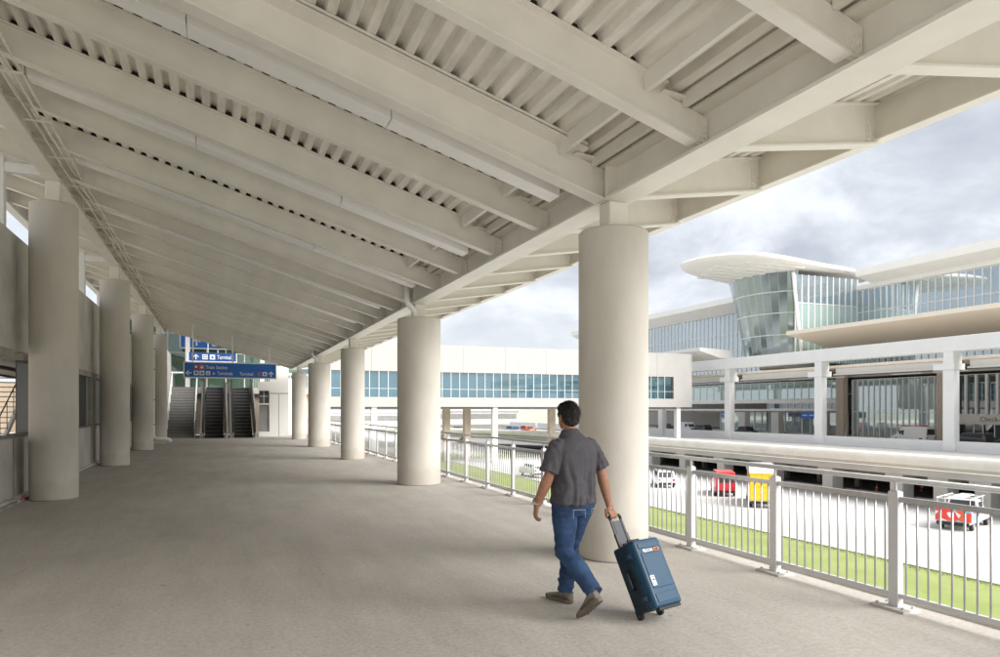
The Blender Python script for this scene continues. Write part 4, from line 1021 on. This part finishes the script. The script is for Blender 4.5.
for q in (70.4, 73.4): b.box(93.2, 94.8, q, q+.06, DZ+2.44, DZ+2.52)
tag(b.build('ladder', M['p_red'], None), 'red ladder lying on the roof rack of the white van', 'ladder')
vehicle('suv', M['p_dark'], 92, 62.2, DZ, VR, 'dark SUV parked right of the right-hand white frame column', 'car', 4.9, 1.95, 1.85)
vehicle('suv', M['p_dark'], 92, 56.6, DZ, VR, 'dark car at the right edge of the photo on the departures road', 'car', 4.6, 1.9, 1.75)
vehicle('sedan', M['p_dark'], 91, 103.8, DZ, VR, 'dark sedan on the departures road just right of the left white column', 'car', 4.9, 1.9, 1.75)
vehicle('van', M['p_white'], 92, 122.5, DZ, -VR, 'white van half hidden by the tan pier beside the bridge end', 'van', 5.2, 2.0, 2.2, name='parked_van')
vehicle('suv', M['p_dark'], 91, 116.5, DZ, VR, 'dark car between the bridge end and the left white column', 'car', 4.5, 1.9, 1.8)
vehicle('sedan', M['p_dark'], 91, 129, DZ, VR, 'dark car glimpsed at the right end of the bridge underside', 'car', 4.5, 1.9, 1.8)
def at_px(px_, z_, Z=GZ):          # plan position at camera depth z_ (metres) and image column px_
    x_ = (px_-500)/700*z_; return .928*x_+.374*z_, -.374*x_+.928*z_
def view_yaw(px_): 
    r_ = (px_-500)/700; return math.atan2(-.374*r_+.928, .928*r_+.374)
X_, Y_ = at_px(663, 74); vehicle('suv', M['p_white'], X_, Y_, GZ+.05, view_yaw(663)+R(8), 'white car on the service road seen past the right side of the big column', 'car', 4.7, 1.9, 1.8)
X_, Y_ = at_px(723, 67); vehicle('van', M['p_red'], X_, Y_, GZ+.05, view_yaw(723)+R(6), 'red van driving away on the service road left of the yellow truck', 'van', 4.8, 1.95, 2.3, name='parked_van')
X_, Y_ = at_px(533, 84); vehicle('suv', M['p_white'], X_, Y_, GZ+.1, VR, 'white car below the railing just left of the man', 'car', 4.4, 1.8, 1.6)
# yellow box truck
X_, Y_ = at_px(760, 60); t = vehicle('box', M['p_white'], X_, Y_, GZ+.05, view_yaw(760)+R(4), 'tall yellow box truck with white roof on the service road', 'truck', 6.0, 2.0, 3.0, name='box_truck')
b = MB(); b.box(-3.05, 1.0, -1.0, 1.0, .62, 2.85); b.build('cargo_box', M['p_yellow'], t, bevel=.03)
b = MB(); b.prism([(-3.1, 2.86), (1.9, 2.86), (1.6, 3.45), (-2.6, 3.45)], -1.04, 1.04, 'Y'); b.build('roof_fairing', M['p_white'], t, bevel=.04)
b = MB()
for z in (.75, 1.25, 1.75, 2.3, 2.75): b.box(-3.075, -3.051, -.98, .98, z, z+.05)
for q in (-.96, -.5, 0, .5, .93): b.box(-3.08, -3.052, q-.02, q+.02, .7, 2.85)
b.build('door_frame', M['p_yellow'], t)
# wrapped pickup at right
X_, Y_ = at_px(964, 48.5); t = vehicle('pickup', M['p_white'], X_, Y_, GZ+.05, view_yaw(964)-R(14), 'white pickup with colourful red and blue wrap and ladder rack near the right edge', 'pickup truck', 5.2, 2.0, 1.9, name='pickup_truck')
wm = bpy.data.materials.new('red_blue_wrap'); wm.use_nodes = True; tt = wm.node_tree; vo = tt.nodes.new('ShaderNodeTexVoronoi'); vo.inputs['Scale'].default_value = 2.6
tco = tt.nodes.new('ShaderNodeTexCoord'); tt.links.new(tco.outputs['Object'], vo.inputs[0]); rp = tt.nodes.new('ShaderNodeValToRGB'); rp.color_ramp.interpolation = 'CONSTANT'
rp.color_ramp.elements[0].color = (.75, .06, .04, 1); rp.color_ramp.elements[1].position = .38; rp.color_ramp.elements[1].color = (.25, .45, .62, 1); q_ = rp.color_ramp.elements.new(.62); q_.color = (.8, .8, .8, 1); q_ = rp.color_ramp.elements.new(.8); q_.color = (.7, .12, .05, 1)
sp = tt.nodes.new('ShaderNodeSeparateColor'); tt.links.new(vo.outputs['Color'], sp.inputs[0]); tt.links.new(sp.outputs[0], rp.inputs[0]); tt.links.new(rp.outputs[0], tt.nodes['Principled BSDF'].inputs['Base Color'])
b = MB(); b.box(-2.64, -2.60, -.98, .98, .62, 1.55); b.box(-2.6, -.55, -1.03, -.99, .62, 1.55); b.box(-2.6, -.55, .99, 1.03, .62, 1.55); b.build('wrapped_tailgate', wm, t)
b = MB()
for q in (-2.4, -.7, .6):
    b.tube([(q, -.95, 1.0), (q, -.95, 2.1), (q, .95, 2.1), (q, .95, 1.0)], .03, 6)
for s_ in (-.95, -.35, .35, .95): b.tube([(-2.6, s_, 2.14), (1.0, s_, 2.14)], .03, 6)
for q in range(9): b.tube([(-2.5+q*.4, -.35, 2.2), (-2.5+q*.4, .35, 2.2)], .02, 5)
b.build('ladder_rack', M['white'], t)
# two cars seen on the road deck beneath the bridge
vehicle('sedan', M['p_blue'], 55.5, 131, -3.35, R(100), 'dark blue car on the elevated road under the bridge, left of the orange one', 'car', 4.6, 1.9, 1.6)
vehicle('sedan', M['p_orange'], 58.6, 131, -3.35, R(100), 'orange car on the elevated road under the bridge', 'car', 4.6, 1.9, 1.6)
vehicle('sedan', M['p_dark'], 45.0, 134, -3.35, R(130), 'dark car on the elevated road just right of the central white bridge pier', 'car', 4.6, 1.9, 1.5)
# traffic cone and posts by the under-deck wall
for px_, lb in ((922, 'orange traffic cone by the opening under the elevated road'), (877, 'orange traffic cone by the dark opening, left of the other cone')):
    X_, Y_ = at_px(px_, 69)
    b = MB(); b.box(-.22, .22, -.22, .22, .055, .09); b.cyl((0, 0, .09), .17, .7, 14, r2=.03); o = b.build('traffic_cone', M['p_orange'], None, (X_, Y_, GZ)); tag(o, lb, 'cone')
    b = MB(); b.cyl((0, 0, .4), .115, .12, 14, r2=.09); b.build('reflective_band', M['signwhite'], o)
#@@LATE
# ------------------------------------------------------------------ the walking man
HEAD = R(16.2)
man = thing('person', 'man in charcoal shirt and blue jeans walking away, pulling a blue case', 'person', (2.754, 5.20, 0), HEAD)
def tubeb(b, pts, rs, n=14, flat=1.0): b.tube(pts, rs, n, flat=flat)
# --- body: head, neck, trunk, arms, hands as one continuous skin
b = MB()
hc = Vector((-.012, .055, 1.615)); yaw = Matrix.Rotation(R(-8), 3, 'Z')
def H(x, y, z): return hc + yaw @ Vector((x, y, z))
def ellH(c, rx, ry, rz): b.ell(H(*c), rx, ry, rz, 20, 14, 0, yaw)
ellH((0, -.012, .025), .074, .092, .088)      # skull
ellH((0, .03, -.045), .056, .062, .060)       # face and jaw
ellH((0, .055, -.085), .032, .030, .022)      # chin
b.tube([H(0, .088, .012), H(0, .112, -.022), H(0, .098, -.036)], [.010, .015, .010], 8)      # nose
ellH((0, .086, -.060), .022, .010, .007)      # lips
ellH((0, .084, .022), .05, .012, .010)        # brow
for s_ in (-1, 1):
    ellH((s_*.077, -.012, -.008), .012, .020, .032)      # ear
    ellH((s_*.030, .078, .004), .013, .010, .008)
b.tube([(0, .0, 1.38), (-.003, .018, 1.46), (-.008, .038, 1.55), (-.01, .045, 1.60)], [.075, .062, .056, .055], 16)
b.ell((0, .0, 1.18), .165, .10, .26, 20, 12); b.ell((0, 0, .98), .150, .105, .16, 20, 12)
for s_ in (-1, 1): b.tube([(s_*.05, 0, 1.37), (s_*.15, -.005, 1.365)], [.05, .045], 12)
# left arm, hanging a little out and forward
LS, LE_, LW = Vector((-.185, -.005, 1.395)), Vector((-.262, .015, 1.125)), Vector((-.300, .115, .895))
b.tube([LS, LS.lerp(LE_, .5), LE_, LE_.lerp(LW, .25), LE_.lerp(LW, .6), LW], [.040, .046, .043, .048, .040, .029], 14)
RS, RE_, RW = Vector((.185, -.01, 1.395)), Vector((.268, -.070, 1.135)), Vector((.302, -.115, .886))
b.tube([RS, RS.lerp(RE_, .5), RE_, RE_.lerp(RW, .25), RE_.lerp(RW, .6), RW], [.040, .047, .044, .048, .040, .029], 14)
# left hand: palm, four unequal curled fingers, thumb
def hand(W, d, side, palmn, curls, lens, thumb):
    """W wrist, d pointing direction, side = vector towards the thumb, palmn = palm normal (fingers curl this way)"""
    d = d.normalized(); side = (side-d*side.dot(d)).normalized(); pn = d.cross(side); pn = pn if pn.dot(palmn) > 0 else -pn
    c = W+d*.05
    mx = Matrix((side, pn, d)).transposed()
    b.ell(W+d*.045, .041, .017, .055, 14, 10, 0, mx)
    b.tube([W-d*.02, W+d*.03], [.028, .026], 10)
    for i in range(4):
        p = W+d*(.088-.004*abs(i-1.3))+side*(.030-.020*i); a = 0; pts = [p-d*.025, p]; q = p.copy()
        for k_ in range(3):
            a += curls[i][k_]; dd = d*math.cos(a)+pn*math.sin(a); q = q+dd*lens[i]*(.45, .30, .25)[k_]; pts.append(q.copy())
        b.tube(pts, [.0085, .0095, .0088, .0082, .0066], 8)
    b.tube([W+d*.018+side*.018, W+side*thumb[0]+d*.045+pn*.010, W+side*thumb[0]*1.05+d*.072+pn*thumb[1], W+side*thumb[0]*.9+d*.095+pn*thumb[1]*1.5], [.015, .013, .011, .008], 8)
hand(LW, Vector((-.05, .16, -.95)), Vector((.35, .94, .1)), Vector((1, -.35, 0)), [(.25,.5,.4),(.35,.6,.45),(.45,.65,.5),(.55,.7,.5)], [.075,.085,.08,.062], (.048, .018))
# right hand: fist closed round the case handle; handle bar runs along local x at HB
HB = Vector((.312, -.149, .776))
dW = (Vector((.320, -.095, .80))-RW)
def grip():
    W = RW; d = (HB+Vector((0, .008, .028))-RW).normalized()
    b.tube([W-d*.02, W+d*.035], [.028, .029], 10)
    c = RW.lerp(HB, .62)+Vector((0, .004, .006))
    b.ell(c, .043, .024, .040, 14, 10)
    for i in range(4):
        x = HB.x-.034+.0225*i; r_ = .0095 if i < 3 else .0085; R_ = .0215
        base = Vector((x, HB.y+.006, HB.z)); pts = [Vector((x, HB.y+.010, HB.z+.045))]
        for a in (70, 25, -20, -65, -110, -150):      # curl from the knuckles round the bar
            pts.append(Vector((x, HB.y-math.cos(R(a))*R_*1.08, HB.z+math.sin(R(a))*R_)))
        b.tube(pts, [r_, r_, r_*1.02, r_, r_*.97, r_*.92, r_*.8], 8)
    b.tube([c+Vector((-.036, .012, .012)), HB+Vector((-.048, .020, .012)), HB+Vector((-.042, .024, -.010)), HB+Vector((-.020, .020, -.020))], [.015, .013, .011, .009], 8)
grip()
body = remesh(b, 'body', M['skin'], man, .0045, 4)
# --- hair: shaped cap with tufted relief
b = MB()
b.ell(H(0, -.024, .034), .086, .102, .096, 26, 18, 0, yaw); b.ell(H(0, -.055, -.022), .074, .062, .062, 22, 14, 0, yaw)
b.ell(H(0, .03, .075), .070, .062, .048, 22, 14, 0, yaw)
for s_ in (-1, 1): b.ell(H(s_*.070, .008, .020), .014, .026, .036, 12, 8, 0, yaw)
def hd(p, n_): return n_*(.0075*noise.noise(p*42)+.005*noise.noise(p*95)+.003*noise.noise(Vector((p.x*200, p.y*200, p.z*60))))
remesh(b, 'hair', M['hair'], man, .0045, 3, hd)
b = MB()
for _ in range(3200):      # short locks over the cap
    th = rnd.uniform(0, 6.28); ph = rnd.uniform(-.75, 1.45)
    n_ = Vector((math.cos(th)*math.cos(ph), math.sin(th)*math.cos(ph), math.sin(ph)))
    if n_.y > .62 and n_.z < .45: continue
    p = Vector((n_.x*.086, -.026+n_.y*.102, .032+n_.z*.097))
    if n_.z < -.35 and abs(n_.x) > .6: continue
    t_ = Vector((0, -.5, -1)); t_ = (t_-n_*t_.dot(n_)).normalized()+Vector((rnd.uniform(-.8,.8), rnd.uniform(-.6,.6), rnd.uniform(-.4,.4))); t_.normalize()
    sd_ = n_.cross(t_).normalized()*.0016; L_ = rnd.uniform(.014, .030)
    q = [p-sd_, p+sd_, p+t_*L_+n_*rnd.uniform(.003, .010)]
    b.add([H(*v) for v in q], [(0,1,2)])
o = b.build('hair_locks', M['hair'], man); o['kind'] = 'stuff'
# --- shirt
b = MB(); rs = []
tor = [(.895, .196, .144, 0, -.014), (.905, .210, .158, 0, -.014), (.95, .209, .155, 0, -.012), (1.00, .203, .150, 0, -.008), (1.06, .196, .145, 0, -.006), (1.13, .196, .142, 0, -.004), (1.20, .205, .142, 0, -.006), (1.27, .214, .140, 0, -.008), (1.33, .216, .134, 0, -.010), (1.375, .205, .124, 0, -.010), (1.41, .175, .108, 0, -.006), (1.44, .125, .090, 0, 0), (1.465, .085, .078, 0, .006), (1.475, .075, .070, 0, .010)]
n = 56
for z, rx, ry, cx, cy in tor:
    rs.append([(cx+rx*math.copysign(abs(math.cos(2*math.pi*k/n))**.88, math.cos(2*math.pi*k/n)), cy+ry*math.copysign(abs(math.sin(2*math.pi*k/n))**.88, math.sin(2*math.pi*k/n)), z) for k in range(n)])
b.rings(rs)
for S0, E0, out_s in ((LS, LE_, -1), (RS, RE_, 1)):
    d = (E0-S0); 
    b.tube([S0+Vector((-out_s*.06, 0, -.012)), S0+Vector((-out_s*.022, 0, -.012)), S0+Vector((out_s*.004, 0, -.026)), S0+d*.28+Vector((out_s*.004, 0, 0)), S0+d*.55+Vector((out_s*.006, 0, 0)), S0+d*.86+Vector((out_s*.010, 0, 0))], [.052, .060, .068, .073, .076, .081], 22)
def sd_(p, n_):
    z = p.z; back = max(0, min(1, (-p.y+.02)*9)); low = max(0, min(1, (1.36-z)/.25))
    x = p.x
    w1 = noise.noise(Vector((x*26+noise.noise(Vector((x*5, z*3, 1)))*2.0, z*3.0, 3.1)))
    w2 = noise.noise(Vector((x*13, z*2.2+x*3, 7.7)))
    w3 = noise.noise(Vector((p.x*11, p.y*11, z*16)))
    hem = max(0, min(1, (1.02-z)/.10))
    cen = math.exp(-((x+.005)/.012)**2)*.006*low*back
    arm = 1 if abs(x) > .2 else 0
    return n_*(.024*w1*low*(.35+.65*back)*(1-arm)+.016*w2*low*(1-arm)+.009*w3*(.4+.6*low)-cen*1.5*(1-arm)+.011*arm*noise.noise(Vector((x*30, p.y*18, z*14)))+.010*hem*noise.noise(Vector((x*32, p.y*32, z*8))))
shirt = remesh(b, 'shirt', M['shirt'], man, .006, 7, sd_)
# collar
b = MB(); cc = Vector((-.006, .030, 1.468)); rs = []
for z, rr, o_ in ((-.022, .070, 0), (.0, .068, 0), (.036, .062, .004), (.040, .066, .004), (.028, .073, .002), (-.002, .088, -.002), (-.018, .098, -.004), (-.021, .096, -.004)):
    rs.append([(cc.x+rr*math.cos(2*math.pi*k/32)*1.06, cc.y+o_+rr*math.sin(2*math.pi*k/32)*1.0, cc.z+z+.010*math.sin(2*math.pi*k/32)*-1) for k in range(32)])
b.rings(rs[:]); b.build('collar', M['shirt'], man, smooth=True)
# yoke seam across the shoulders
# --- jeans
LH, LK, LA = Vector((-.095, .0, .90)), Vector((-.100, -.005, .50)), Vector((-.118, -.365, .235))
RH, RK, RA = Vector((.095, .0, .90)), Vector((.105, .150, .495)), Vector((.108, .205, .105))
b = MB(); rs = []
for z, rx, ry, cy in ((.80, .150, .120, -.01), (.85, .186, .142, -.016), (.90, .196, .150, -.018), (.945, .184, .128, -.010), (.97, .170, .115, -.008)):
    rs.append([(rx*math.cos(2*math.pi*k/40), cy+ry*math.sin(2*math.pi*k/40), z) for k in range(40)])
b.rings(rs)
for Hh, K, A in ((LH, LK, LA), (RH, RK, RA)):
    b.tube([Hh+Vector((0, -.01, .02)), Hh.lerp(K, .25), Hh.lerp(K, .6), K+Vector((0, .006, 0)), K.lerp(A, .25)+Vector((0, -.012, 0)), K.lerp(A, .5)+Vector((0, -.014, 0)), K.lerp(A, .8), A], [.116, .110, .092, .079, .080, .077, .070, .070], 26)
def jd(p, n_):
    f = noise.noise(Vector((p.x*9, p.y*9, p.z*24)))+.5*noise.noise(Vector((p.x*22, p.y*22, p.z*40)))
    kneez = math.exp(-((p.z-.50)/.07)**2)+math.exp(-((p.z-.18)/.10)**2)*1.3+.35+math.exp(-((p.z-.80)/.06)**2)*.7
    return n_*(.011*f*kneez+.005*noise.noise(p*14))
remesh(b, 'jeans', M['jeans'], man, .006, 3, jd)
# back pockets and stitching
for s_ in (-1, 1):
    b = MB()
    for k_, (u0, u1, v0, v1) in enumerate(((-.048, .048, .860, .864), (-.050, -.047, .795, .864), (.047, .050, .795, .864))):
        for q in range(8):
            ua, ub = u0+(u1-u0)*q/8, u0+(u1-u0)*(q+1)/8
            f = lambda u, v: Vector((s_*.085+u, -.020-.163*math.sqrt(max(0, 1-((s_*.085+u)/.203)**2)), v))
            b.add([f(ua, v0), f(ub, v0), f(ub, v1), f(ua, v1)], [(0,1,2,3)])
    b.build('pocket_stitching', M['stitch'], man)
# --- shoes
def shoe(name_loc, pitch, yaw_, nm='shoe'):
    mx = Matrix.Translation(name_loc) @ Matrix.Rotation(yaw_, 4, 'Z') @ Matrix.Rotation(pitch, 4, 'X')
    b = MB(); rs = []
    prof = [(-.105, .020, .028, .085), (-.100, .032, .020, .104), (-.07, .038, .018, .112), (-.03, .038, .018, .108), (.01, .040, .018, .092), (.05, .045, .018, .074), (.09, .049, .018, .062), (.13, .047, .018, .054), (.165, .036, .020, .046), (.182, .018, .024, .038)]
    for y, hw_, z0_, z1_ in prof:
        r_ = []
        for k_ in range(18):
            a = 2*math.pi*k_/18; cx_, sz = math.cos(a), math.sin(a)
            r_.append((hw_*math.copysign(abs(cx_)**.7, cx_), y, (z0_+z1_)/2+(z1_-z0_)/2*math.copysign(abs(sz)**.8, sz)))
        rs.append(r_)
    b.rings(rs); b.tube([(0, -.055, .06), (0, -.058, .125)], [.042, .044], 14)
    o = remesh(b, nm, M['shoe'], man, .005, 2); o.matrix_local = mx
    s = MB(); out2 = [(0, -.116), (.026, -.108), (.042, -.075), (.040, -.02), (.042, .03), (.052, .08), (.052, .125), (.040, .165), (.018, .190), (0, .194)]
    poly = out2+[(-x_, y_) for x_, y_ in out2[::-1][1:-1]]
    nn = len(poly); vs = [(x_*.94, y_*.98, 0.0+max(0, y_-.10)*.10) for x_, y_ in poly]+[(x_, y_, .012+max(0, y_-.10)*.12) for x_, y_ in poly]+[(x_*.97, y_*.985, .030+max(0, y_-.10)*.08) for x_, y_ in poly]
    s.add(vs, [tuple(range(nn))[::-1], tuple(range(2*nn, 3*nn))]+[(i, (i+1) % nn, nn+(i+1) % nn, nn+i) for i in range(nn)]+[(nn+i, nn+(i+1) % nn, 2*nn+(i+1) % nn, 2*nn+i) for i in range(nn)])
    s.build('sole', M['sole'], o)
    s = MB()
    for y_ in (-.08, -.045, -.01, .03, .07, .11): s.box(-.043 if y_ > 0 else -.034, .043 if y_ > 0 else .034, y_-.009, y_+.009, -.004+max(0, y_-.10)*.1, .004)
    s.build('tread', M['shoedark'], o)
    s = MB(); s.tube([(-.041, -.09, .045), (-.043, -.04, .050), (-.044, .02, .045), (-.050, .08, .040)], .006, 6); s.tube([(.041, -.09, .045), (.043, -.04, .050), (.044, .02, .045), (.050, .08, .040)], .006, 6); s.tube([(-.025, -.102, .09), (0, -.108, .10), (.025, -.102, .09)], .007, 6); s.build('trim', M['shoedark'], o)
    return o
shoe(Vector((.108, .245, .002)), R(0), R(4))
# rear shoe: toe on the ground, heel lifted
shoe(Vector((-.135, -.365, .122)), R(-41), R(4))
# bracelet on the left wrist
b = MB(); b.tube([LW+Vector((-.01, -.01, .03)), LW+Vector((.0, .0, .018))], [.036, .036], 16); b.build('bracelet', M['alu'], man, smooth=True)

# ------------------------------------------------------------------ wheeled hard case
case = thing('suitcase', 'navy blue hard plastic wheeled case tilted on its wheels behind the man, extended dark handle', 'suitcase', (3.229, 4.772, 0), HEAD)
TL_ = Matrix.Translation((0, 0, .033)) @ Matrix.Rotation(R(-28), 4, 'X')
def cput(mb, name, mt, parent=None, bevel=0, seg=2, smooth=False, autos=None):
    o = mb.build(name, mt, parent or case, bevel=bevel, seg=seg, smooth=smooth, autosmooth=autos)
    if parent is None: o.matrix_local = TL_
    return o
CWd, CH = .154, .54; zb_ = .012
b = MB(); b.box(-CWd, CWd, -.128, .018, zb_, zb_+CH); base = cput(b, 'base_shell', M['casedark'], bevel=.022, seg=3)
b = MB(); b.box(-CWd-.004, CWd+.004, -.232, -.136, zb_-.004, zb_+CH+.004); lid = cput(b, 'lid', M['case'], bevel=.026, seg=4)
b = MB(); b.box(-CWd-.010, CWd+.010, -.150, -.124, zb_-.010, zb_+CH+.010); rim_ = cput(b, 'rim', M['casedark'], bevel=.006)
# raised fields and grooves on the lid
b = MB(); b.box(-CWd+.035, CWd-.035, -.238, -.231, zb_+.145, zb_+CH-.115); b.build('raised_field', M['case'], lid, bevel=.004)
b = MB(); b.box(-CWd+.03, CWd-.03, -.238, -.231, zb_+CH-.075, zb_+CH-.028); b.build('raised_field', M['case'], lid, bevel=.004)
b = MB(); b.box(-CWd+.03, CWd-.03, -.238, -.231, zb_+.03, zb_+.105); b.build('raised_field', M['case'], lid, bevel=.004)
# name plate: white word and orange block
b = MB(); b.box(-.092, .044, -.2365, -.2325, zb_+CH-.108, zb_+CH-.082); b.build('name_plate', M['casedark'], lid)
text('PELICAN', .034, M['signwhite'], lid, (-.090, -.2370, zb_+CH-.107), depth=.001, bold=.0011, sx=.90)
b = MB(); b.box(.046, .106, -.2378, -.2325, zb_+CH-.109, zb_+CH-.081); pl = b.build('badge', M['orange'], lid)
text('AIR', .026, M['casedark'], lid, (.055, -.2384, zb_+CH-.1045), depth=.001, bold=.001)
# sticker
b = MB(); b.box(-.118, -.070, -.2395, -.2378, zb_+.165, zb_+.245); st_ = b.build('sticker', M['signwhite'], lid)
b = MB()
for (xx, zz_, w_, h_) in ((-.112, .232, .018, .005), (-.090, .230, .014, .009), (-.112, .218, .036, .003), (-.112, .205, .012, .010), (-.095, .203, .018, .012), (-.112, .192, .030, .003), (-.110, .172, .010, .014), (-.094, .172, .018, .004), (-.090, .180, .010, .006)):
    b.box(xx, xx+w_, -.2403, -.2396, zb_+zz_, zb_+zz_+h_)
b.build('sticker_print', M['casedark'], st_)
# latches on both long sides, hinges, side handle
for s_, zs in ((-1, (.09, .43)), (1, (.09, .46))):
    for zq in zs:
        b = MB(); b.box(s_*(CWd+.011)-.009, s_*(CWd+.011)+.009, -.178, -.100, zb_+zq-.028, zb_+zq+.028); l_ = cput(b, 'latch', M['casedark'], bevel=.004)
        b = MB(); b.box(s_*(CWd+.022)-.004, s_*(CWd+.022)+.004, -.165, -.125, zb_+zq-.018, zb_+zq+.018); b.build('latch_button', M['case'], l_, bevel=.003)
b = MB(); b.tube([(-CWd-.006, -.08, .20), (-CWd-.034, -.08, .215), (-CWd-.036, -.08, .33), (-CWd-.006, -.08, .345)], .010, 8, flat=1.6); cput(b, 'side_handle', M['casedark'], smooth=True)
b = MB(); b.tube([(-.07, -.10, zb_+CH), (-.065, -.10, zb_+CH+.028), (.065, -.10, zb_+CH+.028), (.07, -.10, zb_+CH)], .011, 8); cput(b, 'top_handle', M['black'], smooth=True)
for s_ in (-1, 1):
    for q in range(5):
        b = MB(); b.box(s_*(CWd+.001)-.003, s_*(CWd+.001)+.003, -.118, -.02, zb_+.05+q*.11, zb_+.062+q*.11); cput(b, 'side_rib', M['casedark'], bevel=.002)
# wheels
for s_ in (-1, 1):
    b = MB(); b.cyl((s_*.120-.014, .0, .0), .033, .028, 20, axis='X'); w_ = cput(b, 'wheel', M['black'], bevel=.004)
    b = MB(); b.cyl((s_*.120-.016, .0, .0), .014, .032, 12, axis='X'); b.build('hub', M['handle'], w_)
    b = MB(); b.box(s_*.120-.026, s_*.120+.026, -.045, .022, .012, .05); cput(b, 'wheel_housing', M['casedark'], bevel=.006)
b = MB(); b.box(-.13, .13, -.225, -.19, -.014, .010); cput(b, 'foot', M['black'], bevel=.005)
# telescopic handle ending in a grip bar
HT = .835
b = MB()
for s_ in (-1, 1): b.box(s_*.062-.012, s_*.062+.012, -.008, .006, zb_+CH-.02, HT-.02)
cput(b, 'handle_tube', M['handle'], bevel=.003)
b = MB()
for s_ in (-1, 1): b.box(s_*.062-.016, s_*.062+.016, -.012, .010, zb_+CH-.06, zb_+CH+.13)
b.box(-.046, .046, -.006, .004, zb_+CH+.0, zb_+CH+.24); cput(b, 'handle_sleeve', M['handle'], bevel=.003)
b = MB(); b.tube([(-.062, -.001, HT-.03), (-.062, -.001, HT-.006), (-.052, -.001, HT+.006), (.052, -.001, HT+.006), (.062, -.001, HT-.006), (.062, -.001, HT-.03)], .0135, 12); cput(b, 'grip_bar', M['black'], smooth=True)
